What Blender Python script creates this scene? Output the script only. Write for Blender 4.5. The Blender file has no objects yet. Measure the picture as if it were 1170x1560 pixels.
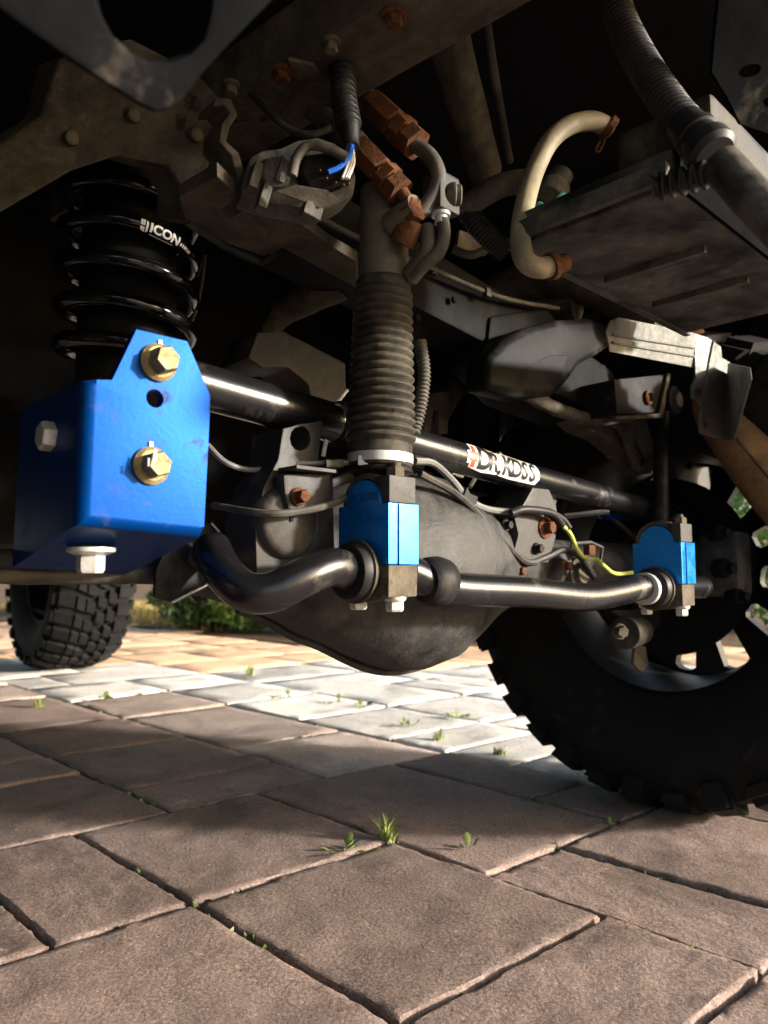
import bpy, bmesh, math, random
from mathutils import Vector, Matrix, noise
random.seed(7)
R_ = math.radians
sc = bpy.context.scene
col = sc.collection

# ------------------------------------------------------------------ camera
CAM_H = 0.41
FPX = 1127.0                      # focal length in photograph pixels (1170 x 1560)
PITCH = math.atan(91 / FPX)
cam_d = bpy.data.cameras.new('camera')
cam = bpy.data.objects.new('camera', cam_d)
col.objects.link(cam)
cam.location = (0, 0, CAM_H)
cam.rotation_euler = (math.pi / 2 + PITCH, 0, 0)
cam_d.sensor_fit = 'VERTICAL'
cam_d.sensor_height = 36
cam_d.lens = 36 * FPX / 1560
cam_d.clip_start = 0.01
cam_d.clip_end = 500
cam_d.dof.use_dof = True
cam_d.dof.focus_distance = 0.74
cam_d.dof.aperture_fstop = 7.0
sc.camera = cam
# ------------------------------------------------------------------ light
TH = R_(43.5)                     # heading of the vehicle's axle in the world
CT, ST = math.cos(TH), math.sin(TH)
SUN_EL = R_(14)
SUN_AZ = R_(-11)              # direction the sun stands in, measured from +X
w = bpy.data.worlds.new('World'); sc.world = w; w.use_nodes = True
wn = w.node_tree.nodes; wl = w.node_tree.links
bg = wn['Background']
sky = wn.new('ShaderNodeTexSky'); sky.sky_type = 'NISHITA'; sky.sun_disc = False
sky.sun_elevation = SUN_EL
sky.sun_rotation = math.pi / 2 - SUN_AZ
sky.dust_density = 4.0; sky.air_density = 1.0; sky.ozone_density = 0.6
wl.new(sky.outputs[0], bg.inputs[0])
bg.inputs[1].default_value = 0.105
sd = bpy.data.lights.new('sun', 'SUN'); sd.energy = 3.0; sd.angle = R_(4); sd.color = (1, .95, .88)
so = bpy.data.objects.new('sun', sd); col.objects.link(so)
dv = Vector((math.cos(SUN_AZ) * math.cos(SUN_EL), math.sin(SUN_AZ) * math.cos(SUN_EL), math.sin(SUN_EL)))
so.rotation_euler = dv.to_track_quat('Z', 'Y').to_euler(); so.location = dv * 20
vs = sc.view_settings
vs.view_transform = 'Standard'; vs.look = 'None'; vs.gamma = 1.0; vs.use_curve_mapping = False
vs.exposure = 1.95
vs.use_white_balance = True; vs.white_balance_temperature = 6500; vs.white_balance_tint = 10
sc.render.engine = 'CYCLES'

# ------------------------------------------------------------------ coordinates
O = Vector((.08, .82, 0))         # ground point under the middle of the rear axle
RV = Vector((CT, ST, 0)); FV = Vector((-ST, CT, 0)); UV = Vector((0, 0, 1))
CP = Vector((0, 0, CAM_H))
def ray(u, v):
    x = (u - 585) / FPX; z = -(v - 780) / FPX
    return Vector((x, math.cos(PITCH) - math.sin(PITCH) * z, math.sin(PITCH) + math.cos(PITCH) * z))
def PY(u, v, Y):
    d = ray(u, v); return CP + d * (Y / d.y)
def PN(u, v, pt, n):
    d = ray(u, v); return CP + d * ((pt - CP).dot(n) / d.dot(n))
def PF(u, v, f): return PN(u, v, O + FV * f, FV)
def PR(u, v, r): return PN(u, v, O + RV * r, RV)
def PZ(u, v, z): return PN(u, v, Vector((0, 0, z)), UV)
def LW(r, f, z): return O + RV * r + FV * f + UV * z

# ------------------------------------------------------------------ materials
MATS = {}
def ramp(nt, fac, stops):
    n = nt.nodes.new('ShaderNodeValToRGB')
    e = n.color_ramp.elements
    while len(e) < len(stops): e.new(.5)
    for el, (p, c) in zip(e, stops):
        el.position = p; el.color = (*c, 1) if len(c) == 3 else c
    nt.links.new(fac, n.inputs[0]); return n.outputs[0]
def tnoise(nt, vec, scale, detail=6, rough=.6, dist=0.0):
    n = nt.nodes.new('ShaderNodeTexNoise'); n.inputs['Scale'].default_value = scale
    n.inputs['Detail'].default_value = detail; n.inputs['Roughness'].default_value = rough
    n.inputs['Distortion'].default_value = dist
    nt.links.new(vec, n.inputs['Vector']); return n.outputs[0]
def mixc(nt, fac, a, b):
    n = nt.nodes.new('ShaderNodeMix'); n.data_type = 'RGBA'
    if isinstance(fac, (int, float)): n.inputs[0].default_value = fac
    else: nt.links.new(fac, n.inputs[0])
    for i, c in ((6, a), (7, b)):
        if isinstance(c, tuple): n.inputs[i].default_value = (*c, 1)
        else: nt.links.new(c, n.inputs[i])
    return n.outputs[2]
def math_n(nt, op, a, b):
    n = nt.nodes.new('ShaderNodeMath'); n.operation = op
    for i, c in ((0, a), (1, b)):
        if isinstance(c, (int, float)): n.inputs[i].default_value = c
        else: nt.links.new(c, n.inputs[i])
    return n.outputs[0]
def mat(name, base, rough=.5, metal=0., dirt=None, spots=None, bump=.15, bscale=120., coat=0., spec=.5, var=.35, vscale=22.):
    """dirt=(colour, coverage 0..1, scale, roughness of the dirt); spots=(colour, coverage, scale): procedural wear."""
    if name in MATS: return MATS[name]
    m = bpy.data.materials.new(name); m.use_nodes = True; nt = m.node_tree
    p = nt.nodes['Principled BSDF']; L = nt.links
    tc = nt.nodes.new('ShaderNodeTexCoord'); vec = tc.outputs['Object']
    n0 = tnoise(nt, vec, vscale, 5)
    dark = tuple(c * (1 - var) for c in base); lite = tuple(min(1, c * (1 + var)) for c in base)
    c = ramp(nt, n0, [(.3, dark), (.7, lite)])
    rg = None; mt = None
    if dirt:
        dc, cov, dsc, drough = dirt
        n1 = tnoise(nt, vec, dsc, 8, .68, .4)
        lo = .72 - .5 * cov
        fm = ramp(nt, n1, [(lo - .08, (0, 0, 0)), (lo + .16, (1, 1, 1))])
        n1b = tnoise(nt, vec, dsc * 6, 4, .7)
        fm = math_n(nt, 'MULTIPLY', fm, ramp(nt, n1b, [(.25, (.25,) * 3), (.62, (1,) * 3)]))
        dcol = mixc(nt, tnoise(nt, vec, dsc * 2.3, 5), tuple(x * .6 for x in dc), tuple(min(1, x * 1.35) for x in dc))
        c = mixc(nt, fm, c, dcol)
        rg = ramp(nt, fm, [(0, (rough,) * 3), (1, (drough,) * 3)])
        mt = ramp(nt, fm, [(0, (metal,) * 3), (1, (0,) * 3)])
    if spots:
        pc, cov, psc = spots
        n2 = tnoise(nt, vec, psc, 6, .75, .2)
        lo = .80 - .45 * cov
        fs = ramp(nt, n2, [(lo, (0, 0, 0)), (lo + .07, (1, 1, 1))])
        c = mixc(nt, fs, c, pc)
    L.new(c, p.inputs['Base Color'])
    if rg: L.new(rg, p.inputs['Roughness'])
    else:
        L.new(ramp(nt, tnoise(nt, vec, vscale * 2.5, 5), [(.3, (max(.03, rough - .08),) * 3), (.7, (min(1, rough + .1),) * 3)]), p.inputs['Roughness'])
    if mt: L.new(mt, p.inputs['Metallic'])
    else: p.inputs['Metallic'].default_value = metal
    p.inputs['Specular IOR Level'].default_value = spec if (rough < .4 or spec != .5) else .22
    p.inputs['Coat Weight'].default_value = coat
    p.inputs['Coat Roughness'].default_value = .12
    if bump:
        b = nt.nodes.new('ShaderNodeBump'); b.inputs['Strength'].default_value = bump; b.inputs['Distance'].default_value = .002
        L.new(tnoise(nt, vec, bscale, 8, .65), b.inputs['Height']); L.new(b.outputs[0], p.inputs['Normal'])
    MATS[name] = m
    return m
MUD = (.085, .073, .056)
gloss = mat('gloss_black_paint', (.006, .006, .007), .25, 0, (MUD, .14, 14, .8), bump=.1, coat=.08)
spring_m = mat('gloss_black_spring_coat', (.0035, .0035, .004), .13, 0, bump=.04, coat=.2)
satin = mat('satin_black_steel', (.012, .012, .013), .45, 0, (MUD, .24, 16, .85), bump=.2, spec=.07)
dusty = mat('dusty_black_steel', (.014, .014, .015), .5, 0, (MUD, .42, 15, .9), spots=((.13, .055, .02), .18, 26), bump=.3)
frame_m = mat('frame_grey_steel', (.019, .0195, .021), .5, 0, (MUD, .38, 13, .9), spots=((.14, .06, .025), .2, 19), bump=.3)
mud_m = mat('mud_caked_steel', (.05, .041, .029), .85, 0, ((.13, .11, .08), .46, 18, .95), spots=((.02, .015, .011), .42, 14), bump=.8, bscale=80)
cast = mat('cast_axle_housing', (.018, .0187, .02), .45, .1, ((.062, .06, .056), .5, 20, .8), spots=((.02, .02, .021), .25, 9), bump=.5, bscale=160)
tubealu = mat('weathered_cylinder_metal', (.12, .105, .075), .5, .25, (MUD, .5, 22, .85), spots=((.16, .07, .025), .2, 30), bump=.3)
rust = mat('rusted_steel', (.13, .048, .017), .9, 0, ((.045, .018, .009), .6, 60, .9), spots=((.24, .12, .05), .25, 45), bump=.9, bscale=190)
rubber = mat('dusty_rubber', (.018, .016, .013), .6, 0, ((.075, .066, .048), .5, 30, .9), bump=.25)
blackrub = mat('clean_black_rubber', (.012, .012, .012), .5, 0, (MUD, .15, 25, .9), bump=.1)
anod = mat('blue_anodised_aluminium', (.0, .19, .66), .27, .6, bump=.03, var=.06, spec=.7)
bluep = mat('blue_powder_coat', (.0, .028, .15), .33, .3, ((.04, .055, .09), .15, 34, .8), bump=.05, bscale=300, var=.08, coat=0, spec=.04)
zinc = mat('bright_zinc', (.5, .51, .5), .34, .45, ((.25, .23, .18), .25, 50, .7), bump=.2)
zincy = mat('yellow_zinc', (.26, .21, .10), .42, .4, ((.09, .06, .03), .42, 70, .8), spots=((.24, .1, .035), .22, 90), bump=.5, bscale=300)
white = mat('white_paint_mark', (.8, .8, .78), .5, 0, bump=.1, var=.06)
shield = mat('heat_shield_aluminium', (.15, .15, .146), .5, .3, ((.07, .085, .07), .48, 20, .85), spots=((.16, .09, .045), .2, 30), bump=.5)
copper = mat('bronzed_exhaust_steel', (.36, .2, .09), .4, .3, ((.12, .08, .045), .5, 14, .7), spots=((.1, .05, .025), .25, 20), bump=.2)
plastic = mat('dusty_black_plastic', (.014, .015, .016), .5, 0, ((.12, .11, .09), .55, 13, .9), spots=((.26, .24, .2), .22, 38), bump=.5)
hosetan = mat('tan_rubber_hose', (.22, .182, .118), .6, 0, ((.11, .12, .075), .36, 30, .85), bump=.2)
hosegrey = mat('grey_rubber_hose', (.05, .047, .04), .6, 0, ((.13, .115, .085), .4, 40, .9), bump=.2)
tyre_m = mat('tyre_rubber', (.0045, .0045, .0046), .8, 0, ((.05, .045, .036), .1, 18, .95), bump=.25)
rim_m = mat('black_wheel_paint', (.006, .006, .006), .45, 0, (MUD, .1, 20, .85), bump=.05)
floor_m = mat('black_underseal', (.008, .008, .008), .8, 0, ((.05, .042, .03), .2, 6, .95), bump=.5)
plain = mat('plain_dark_steel', (.006, .0064, .0072), .6, 0, (MUD, .06, 20, .9), bump=.15, spec=0.0)
beam_m = mat('beam_dark_steel', (.010, .0104, .011), .6, 0, ((.05, .042, .031), .24, 11, .9), spots=((.07, .032, .015), .22, 17), bump=.3, spec=.03)
arm_m = mat('worn_black_arm', (.0075, .0078, .008), .5, 0, ((.06, .058, .052), .3, 12, .8), bump=.15, spec=.06)
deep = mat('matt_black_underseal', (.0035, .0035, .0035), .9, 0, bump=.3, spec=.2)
body_m = mat('dark_body_paint', (.012, .012, .013), .25, 0, bump=.0, coat=.5)
wire_b = mat('blue_wire', (.02, .12, .62), .4, 0, bump=0, var=.1)
wire_w = mat('white_wire', (.7, .68, .6), .4, 0, bump=0, var=.1)
wire_y = mat('yellow_green_wire', (.42, .46, .10), .45, 0, bump=0, var=.2)
wire_g = mat('grey_cable', (.13, .13, .125), .38, 0, (MUD, .2, 40, .85), bump=.05)
orange_p = mat('faded_orange_plastic', (.55, .2, .11), .5, 0, bump=.1)
teal_p = mat('teal_plastic', (.12, .48, .36), .45, 0, (MUD, .2, 30, .9), bump=.1)
stick_w = mat('white_sticker', (.82, .82, .8), .35, 0, bump=0, var=.03)
stick_r = mat('red_sticker_print', (.72, .07, .03), .35, 0, bump=0, var=.05)
stick_k = mat('black_sticker_print', (.018, .018, .018), .35, 0, bump=0, var=.1)
engr = mat('faint_teal_engraving', (.004, .075, .30), .4, .3, bump=0, var=.1)
bark = mat('dark_shrub_bark', (.06, .045, .03), .9, 0, bump=.8)

def leafmat(name, a, b):
    m = bpy.data.materials.new(name); m.use_nodes = True; nt = m.node_tree; p = nt.nodes['Principled BSDF']
    tc = nt.nodes.new('ShaderNodeTexCoord')
    n = tnoise(nt, tc.outputs['Object'], 9, 4)
    nt.links.new(ramp(nt, n, [(.3, a), (.7, b)]), p.inputs['Base Color'])
    p.inputs['Roughness'].default_value = .55
    p.inputs['Subsurface Weight'].default_value = 0
    return m
leaf_d = leafmat('dark_green_leaves', (.025, .06, .015), (.07, .13, .035))
leaf_l = leafmat('bright_green_leaves', (.09, .19, .03), (.2, .33, .07))
grass_m = leafmat('dry_yellow_grass', (.16, .13, .03), (.30, .22, .06))
weed_m = leafmat('weed_leaves', (.10, .15, .03), (.26, .30, .08))
moss_m = leafmat('joint_moss', (.05, .07, .02), (.10, .12, .035))

def paver_mat(name, c0, c1, c2):
    m = bpy.data.materials.new(name); m.use_nodes = True; nt = m.node_tree; p = nt.nodes['Principled BSDF']; L = nt.links
    geo = nt.nodes.new('ShaderNodeNewGeometry'); vec = geo.outputs['Position']
    oi = nt.nodes.new('ShaderNodeObjectInfo')
    big = tnoise(nt, vec, 5.5, 6, .65)
    c = ramp(nt, big, [(.28, c0), (.5, c1), (.72, c2)])
    fine = tnoise(nt, vec, 260, 5, .75)
    c = mixc(nt, ramp(nt, fine, [(.42, (0, 0, 0)), (.66, (.75,) * 3)]), c, tuple(min(1, x * 1.75) for x in c2))
    c = mixc(nt, ramp(nt, tnoise(nt, vec, 330, 4, .7), [(.30, (.8,) * 3), (.44, (0,) * 3)]), c, tuple(x * .42 for x in c0))
    c = mixc(nt, ramp(nt, tnoise(nt, vec, 17, 7, .7, .6), [(.55, (0,) * 3), (.7, (.5,) * 3)]), c, tuple(x * .6 for x in c0))
    c = mixc(nt, ramp(nt, tnoise(nt, vec, 3.1, 5, .6, .9), [(.5, (0,) * 3), (.66, (.55,) * 3)]), c, tuple(x * .55 for x in c0))
    c = mixc(nt, ramp(nt, tnoise(nt, vec, 120, 3, .6), [(.66, (0,) * 3), (.72, (.7,) * 3)]), c, tuple(min(1, x * 2.2) for x in c2))
    hsv = nt.nodes.new('ShaderNodeHueSaturation'); L.new(c, hsv.inputs['Color'])
    vv = nt.nodes.new('ShaderNodeMapRange'); vv.inputs[3].default_value = .74; vv.inputs[4].default_value = 1.2
    L.new(oi.outputs['Random'], vv.inputs[0]); L.new(vv.outputs[0], hsv.inputs['Value'])
    L.new(hsv.outputs[0], p.inputs['Base Color'])
    p.inputs['Roughness'].default_value = .85; p.inputs['Specular IOR Level'].default_value = .3
    b = nt.nodes.new('ShaderNodeBump'); b.inputs['Strength'].default_value = .85; b.inputs['Distance'].default_value = .0022
    h = math_n(nt, 'ADD', math_n(nt, 'MULTIPLY', tnoise(nt, vec, 210, 6, .7), .8), math_n(nt, 'MULTIPLY', tnoise(nt, vec, 40, 6, .62, .6), .8))
    L.new(h, b.inputs['Height']); L.new(b.outputs[0], p.inputs['Normal'])
    return m
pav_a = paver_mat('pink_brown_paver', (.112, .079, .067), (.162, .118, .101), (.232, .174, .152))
pav_b = paver_mat('light_pool_paver', (.36, .335, .31), (.48, .45, .42), (.60, .57, .54))  # pale stone colour paints in the pool of lamplight
pav_m = paver_mat('light_pool_edge_paver', (.22, .172, .145), (.30, .24, .207), (.39, .32, .28))  # mid tone fades the painted light pool into the darker pavers
pav_c = paver_mat('orange_glow_paver', (.42, .24, .13), (.54, .335, .2), (.62, .42, .27))  # orange lamp glow painted into the far pavers' colour
soil = mat('dark_joint_soil', (.028, .023, .016), .95, 0, ((.05, .05, .02), .4, 30, .95), bump=.9)
earth = mat('brown_garden_soil', (.09, .055, .03), .95, 0, ((.14, .09, .04), .5, 4, .95), bump=.9, bscale=60)

# ------------------------------------------------------------------ mesh helpers
WM = {}
def reg(o, M): WM[o] = M
def tag(o, label=None, cat=None, group=None, kind=None):
    if label: o['label'] = label
    if cat: o['category'] = cat
    if group: o['group'] = group
    if kind: o['kind'] = kind
    return o
def frame_of(axis):
    a = axis.normalized()
    t = Vector((0, 0, 1)) if abs(a.z) < .9 else Vector((1, 0, 0))
    x = t.cross(a).normalized(); y = a.cross(x).normalized()
    return x, y, a
def crom(pts, res):
    if len(pts) < 3 or res <= 1: return [Vector(p) for p in pts]
    P = [pts[0] * 2 - pts[1]] + list(pts) + [pts[-1] * 2 - pts[-2]]
    out = []
    for i in range(1, len(P) - 2):
        a, b, c, d = P[i - 1], P[i], P[i + 1], P[i + 2]
        for k in range(res):
            t = k / res
            out.append(.5 * ((2 * b) + (c - a) * t + (2 * a - 5 * b + 4 * c - d) * t * t + (3 * b - a - 3 * c + d) * t ** 3))
    out.append(Vector(pts[-1])); return out
class B:
    def __init__(s): s.bm = bmesh.new()
    def ring(s, c, x, y, r, n, ph=0):
        return [s.bm.verts.new(c + x * (math.cos(2 * math.pi * i / n + ph) * r) + y * (math.sin(2 * math.pi * i / n + ph) * r)) for i in range(n)]
    def skin(s, rings, cap=True):
        for a, b in zip(rings, rings[1:]):
            n = len(a)
            for i in range(n): s.bm.faces.new((a[i], a[(i + 1) % n], b[(i + 1) % n], b[i]))
        if cap:
            s.bm.faces.new(list(reversed(rings[0]))); s.bm.faces.new(rings[-1])
        return s
    def tube(s, pts, r, seg=14, res=6, cap=True):
        rr = r if isinstance(r, (list, tuple)) else [r] * len(pts)
        Q = crom([Vector(p) for p in pts], res); n = len(Q)
        k = (len(pts) - 1)
        x, y, _ = frame_of(Q[1] - Q[0]); rings = []
        for i, q in enumerate(Q):
            t = (Q[min(i + 1, n - 1)] - Q[max(i - 1, 0)]).normalized()
            x = (x - t * x.dot(t)).normalized(); y = t.cross(x)
            f = i / (n - 1) * k; j = min(int(f), k - 1); f -= j
            rings.append(s.ring(q, x, y, rr[j] * (1 - f) + rr[j + 1] * f, seg))
        return s.skin(rings, cap)
    def corr(s, pts, r, pitch, amp, seg=18, sharp=.5):
        Q = crom([Vector(p) for p in pts], 40)
        L = [0]
        for a, b in zip(Q, Q[1:]): L.append(L[-1] + (b - a).length)
        n = max(8, int(L[-1] / pitch) * 8); rings = []; j = 0; x = None
        for i in range(n + 1):
            d = L[-1] * i / n
            while j < len(L) - 2 and L[j + 1] < d: j += 1
            f = (d - L[j]) / max(1e-9, L[j + 1] - L[j]); q = Q[j].lerp(Q[j + 1], f)
            t = (Q[j + 1] - Q[j]).normalized()
            if x is None: x, y, _ = frame_of(t)
            x = (x - t * x.dot(t)).normalized(); y = t.cross(x)
            w_ = math.cos(2 * math.pi * d / pitch); w_ = math.copysign(abs(w_) ** sharp, w_)
            rings.append(s.ring(q, x, y, r + amp * w_, seg))
        return s.skin(rings)
    def lathe(s, p0, axis, prof, seg=24, cap=True, ph=0):
        x, y, a = frame_of(axis)
        return s.skin([s.ring(p0 + a * t, x, y, max(r, 1e-5), seg, ph) for t, r in prof], cap)
    def box(s, c, hx, hy, hz, ax=None, bev=0, taper=1.0):
        ax = ax or (RV, FV, UV)
        vs_ = []
        for k in (-1, 1):
            q = taper if k > 0 else 1
            for i, j in ((-1, -1), (1, -1), (1, 1), (-1, 1)):
                vs_.append(s.bm.verts.new(c + ax[0] * (hx * i * q) + ax[1] * (hy * j * q) + ax[2] * (hz * k)))
        fs = [s.bm.faces.new([vs_[i] for i in f]) for f in ((3, 2, 1, 0), (4, 5, 6, 7), (0, 1, 5, 4), (1, 2, 6, 5), (2, 3, 7, 6), (3, 0, 4, 7))]
        if bev:
            es = list({e for f in fs for e in f.edges})
            bmesh.ops.bevel(s.bm, geom=es, offset=bev, segments=2, affect='EDGES', profile=.6)
        return s
    def prism(s, poly, off, holes=(), bev=0, bevsel=None):
        """closed outline (3-D, planar), thickness vector off, optional holes"""
        t = bmesh.new(); es = []; loops = []
        for lp in [poly] + list(holes):
            vv = [t.verts.new(p) for p in lp]; loops.append(vv)
            es += [t.edges.new((vv[i], vv[(i + 1) % len(vv)])) for i in range(len(vv))]
        if holes:
            bmesh.ops.triangle_fill(t, use_beauty=True, use_dissolve=False, edges=es)
            fs = list(t.faces)
        else: fs = [t.faces.new(loops[0])]
        fv = set(loops[0])
        r = bmesh.ops.extrude_face_region(t, geom=fs)
        bmesh.ops.translate(t, vec=off, verts=[g for g in r['geom'] if isinstance(g, bmesh.types.BMVert)])
        bmesh.ops.recalc_face_normals(t, faces=t.faces)
        if bev:
            if bevsel is None:
                ee = [e for e in t.edges if len(e.link_faces) == 2 and e.calc_face_angle(0) > .6]
                bmesh.ops.bevel(t, geom=ee, offset=bev, segments=2, affect='EDGES', profile=.6)
            else:
                t.verts.ensure_lookup_table()
                ee = [e for e in t.edges if any({e.verts[0], e.verts[1]} == {loops[0][a], loops[0][b]} for a, b in bevsel)]
                bmesh.ops.bevel(t, geom=ee, offset=bev, segments=5, affect='EDGES', profile=.5)
        me = bpy.data.meshes.new('t'); t.to_mesh(me); t.free(); s.bm.from_mesh(me); bpy.data.meshes.remove(me)
        return s
    def sphere(s, c, r, seg=14, sq=(1, 1, 1), ax=None):
        ax = ax or (RV, FV, UV); rings = []
        for i in range(1, seg // 2):
            a = math.pi * i / (seg // 2)
            rings.append([s.bm.verts.new(c + ax[0] * (r * sq[0] * math.sin(a) * math.cos(2 * math.pi * k / seg)) + ax[1] * (r * sq[1] * math.sin(a) * math.sin(2 * math.pi * k / seg)) - ax[2] * (r * sq[2] * math.cos(a))) for k in range(seg)])
        return s.skin(rings)
    def build(s, name, m, parent=None, label=None, smooth=40, rough=0.0, rs=40.):
        bm = s.bm
        bmesh.ops.recalc_face_normals(bm, faces=bm.faces)
        if rough:
            for v in bm.verts: v.co += noise.noise_vector(v.co * rs) * rough
        me = bpy.data.meshes.new(name)
        xs = [v.co for v in bm.verts]
        lo = Vector([min(c[i] for c in xs) for i in range(3)]); hi = Vector([max(c[i] for c in xs) for i in range(3)])
        c = (lo + hi) / 2
        bmesh.ops.translate(bm, vec=-c, verts=bm.verts)
        bm.to_mesh(me); bm.free()
        if smooth:
            me.polygons.foreach_set('use_smooth', [True] * len(me.polygons)); me.set_sharp_from_angle(angle=R_(smooth))
        me.materials.append(m)
        o = bpy.data.objects.new(name, me); col.objects.link(o)
        if smooth and smooth <= 40 and name not in ('paver', 'weed'):
            wmod = o.modifiers.new('wn', 'WEIGHTED_NORMAL'); wmod.keep_sharp = True; wmod.weight = 80
        place(o, Matrix.Translation(c), parent)
        if label: o['label'] = label
        return o
def place(o, M, parent=None):
    WM[o] = M
    if parent is not None:
        o.parent = parent; o.matrix_basis = WM[parent].inverted() @ M
    else: o.matrix_basis = M
def circ(c, ex, ey, r, n=20, a0=0, a1=2 * math.pi, ry=None):
    full = abs(a1 - a0 - 2 * math.pi) < 1e-6
    k = n if full else n + 1
    return [c + ex * (r * math.cos(a0 + (a1 - a0) * i / n)) + ey * ((ry or r) * math.sin(a0 + (a1 - a0) * i / n)) for i in range(k)]
def pxF(pts, f): return [PF(u, v, f) for u, v in pts]
def pxR(pts, r): return [PR(u, v, r) for u, v in pts]
def pxN(pts, pt, n): return [PN(u, v, pt, n) for u, v in pts]
def bolt(parent, c, axis, r, h, m, flange=1.55, dome=True, stub=0, name='bolt'):
    a = axis.normalized(); b = B()
    if flange: b.lathe(c, a, [(0, r * flange), (h * .16, r * flange), (h * .3, r * 1.12)], 24)
    b.lathe(c + a * h * .25, a, [(0, r), (h * .62, r), (h * .75, r * .86)] if dome else [(0, r), (h * .75, r)], 6, ph=.3)
    if stub: b.lathe(c + a * h * .9, a, [(0, r * .5), (stub, r * .5), (stub + r * .1, r * .42)], 14)
    return b.build(name, m, parent, smooth=30)
def text_mesh(body, size, bold=0.0, spacing=1.0):
    cu = bpy.data.curves.new('txt', 'FONT'); cu.body = body; cu.size = size; cu.offset = bold; cu.space_character = spacing
    cu.align_x = 'CENTER'; cu.align_y = 'CENTER'; cu.resolution_u = 4
    o = bpy.data.objects.new('txt', cu); col.objects.link(o)
    dg = bpy.context.evaluated_depsgraph_get()
    me = bpy.data.meshes.new_from_object(o.evaluated_get(dg)); bpy.data.objects.remove(o); bpy.data.curves.remove(cu)
    b = bmesh.new(); b.from_mesh(me); bpy.data.meshes.remove(me); return b

# ------------------------------------------------------------------ ground
GA, GB = R_(40.2), R_(135.6); AV = Vector((math.cos(GA), math.sin(GA), 0)); BV = Vector((math.cos(GB), math.sin(GB), 0))
DA, DB = .1645, .176; A0, B0 = -3.5 * DA, -3.5 * DB; PG = Vector((.0138, 1.0515, 0))
def G(a, b, z=0): return PG + AV * a + BV * b + UV * z
def sheet(name, pts, z, m, kind='structure', parent=None):
    b = B(); b.bm.faces.new([b.bm.verts.new(Vector((p[0], p[1], z))) for p in pts])
    o = b.build(name, m, parent, smooth=0)
    if parent is None: tag(o, kind=kind)
    return o
tag(sheet('ground', [(-150, -150), (150, -150), (150, 200), (-150, 200)], -.075, earth), 'brown earth reaching out around the paved driveway', 'ground')
drive = B()
for q in ((-34, -32), (42, -32), (42, 44), (-34, 44)): pass
drive_pts = [(-9, -6.5), (8.5, -6.5), (8.5, 4.6), (.7, 4.15), (-.2, 4.12), (-2.0, 5.75), (-9, 8.5)]
drive = sheet('driveway', drive_pts, -.016, soil)
tag(drive, 'paved driveway of large rectangular stone pavers with dark joints', 'driveway')
def inside(x, y):
    c = False; n = len(drive_pts); j = n - 1
    for i in range(n):
        xi, yi = drive_pts[i]; xj, yj = drive_pts[j]
        if (yi > y) != (yj > y) and x < (xj - xi) * (y - yi) / (yj - yi) + xi: c = not c
        j = i
    return c
fixed = [(2, 2, 2, 2), (2, 4, 2, 2), (1, 4, 1, 2), (0, 4, 1, 1), (-1, 5, 2, 2), (0, 2, 2, 2), (4, 3, 2, 3), (6, 3, 1, 1), (6, 4, 1, 2), (4, 1, 1, 2),
         (5, 1, 2, 2), (2, 1, 2, 1), (2, -1, 2, 2), (4, -1, 2, 2), (6, -1, 2, 2), (7, 1, 1, 2), (7, 3, 2, 2), (3, 6, 2, 1), (3, 7, 2, 2), (1, 6, 2, 2), (5, 6, 2, 2), (7, 5, 2, 1)]
NI0, NI1, NJ0, NJ1 = -42, 56, -42, 56
occ = {}; pav = []
def put(i, j, w_, h_):
    for x in range(i, i + w_):
        for y in range(j, j + h_): occ[x, y] = 1
    pav.append((i, j, w_, h_))
for t in fixed: put(*t)
rng = random.Random(3)
for j in range(NJ0, NJ1):
    for i in range(NI0, NI1):
        if (i, j) in occ: continue
        opts = [(2, 2)] * 6 + [(2, 1)] * 3 + [(1, 2)] * 3 + [(2, 3)] * 3 + [(3, 2)] * 3
        rng.shuffle(opts)
        for w_, h_ in opts + [(1, 1)]:
            if all((x, y) not in occ for x in range(i, i + w_) for y in range(j, j + h_)): put(i, j, w_, h_); break
def paver_geo(b, t, n, zo, tilt):
    i, j, w_, h_ = t; g = .0036
    a0 = A0 + i * DA + g; a1 = A0 + (i + w_) * DA - g; b0 = B0 + j * DB + g; b1 = B0 + (j + h_) * DB - g
    e = .0035
    ka = [a0, a0 + e] + [a0 + (a1 - a0) * k / n for k in range(1, n)] + [a1 - e, a1]
    kb = [b0, b0 + e] + [b0 + (b1 - b0) * k / n for k in range(1, n)] + [b1 - e, b1]
    V = []
    na, nb = len(ka), len(kb)
    for y, bb in enumerate(kb):
        row = []
        for x, aa in enumerate(ka):
            p = G(aa, bb)
            ex = x in (0, na - 1); ey = y in (0, nb - 1)
            jit = noise.noise(p * 30) * .0032 + noise.noise(p * 120) * .0022
            if ex: p += AV * (jit - .001) * (1 if x == 0 else -1) * -1
            if ey: p += BV * (jit - .001) * (1 if y == 0 else -1) * -1
            z = zo + tilt[0] * (aa - a0) + tilt[1] * (bb - b0)
            z += noise.fractal(Vector((p.x * 13, p.y * 13, i * 3.1 + j)), 1, 2, 3) * .0026
            if n > 12: z += noise.fractal(Vector((p.x * 95, p.y * 95, 3)), .8, 2.1, 3) * .0013
            if ex or ey: z -= .0018 + abs(noise.noise(p * 60)) * .004
            row.append(b.bm.verts.new(Vector((p.x, p.y, z))))
        V.append(row)
    for y in range(nb - 1):
        for x in range(na - 1): b.bm.faces.new((V[y][x], V[y][x + 1], V[y + 1][x + 1], V[y + 1][x]))
    rim = V[0] + [r[-1] for r in V[1:]] + V[-1][-2::-1] + [V[k][0] for k in range(nb - 2, 0, -1)]
    low = [b.bm.verts.new(Vector((v.co.x, v.co.y, -.03))) for v in rim]
    for k in range(len(rim)):
        q = (k + 1) % len(rim); b.bm.faces.new((rim[q], rim[k], low[k], low[q]))
seen, rest = [], []
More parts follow.
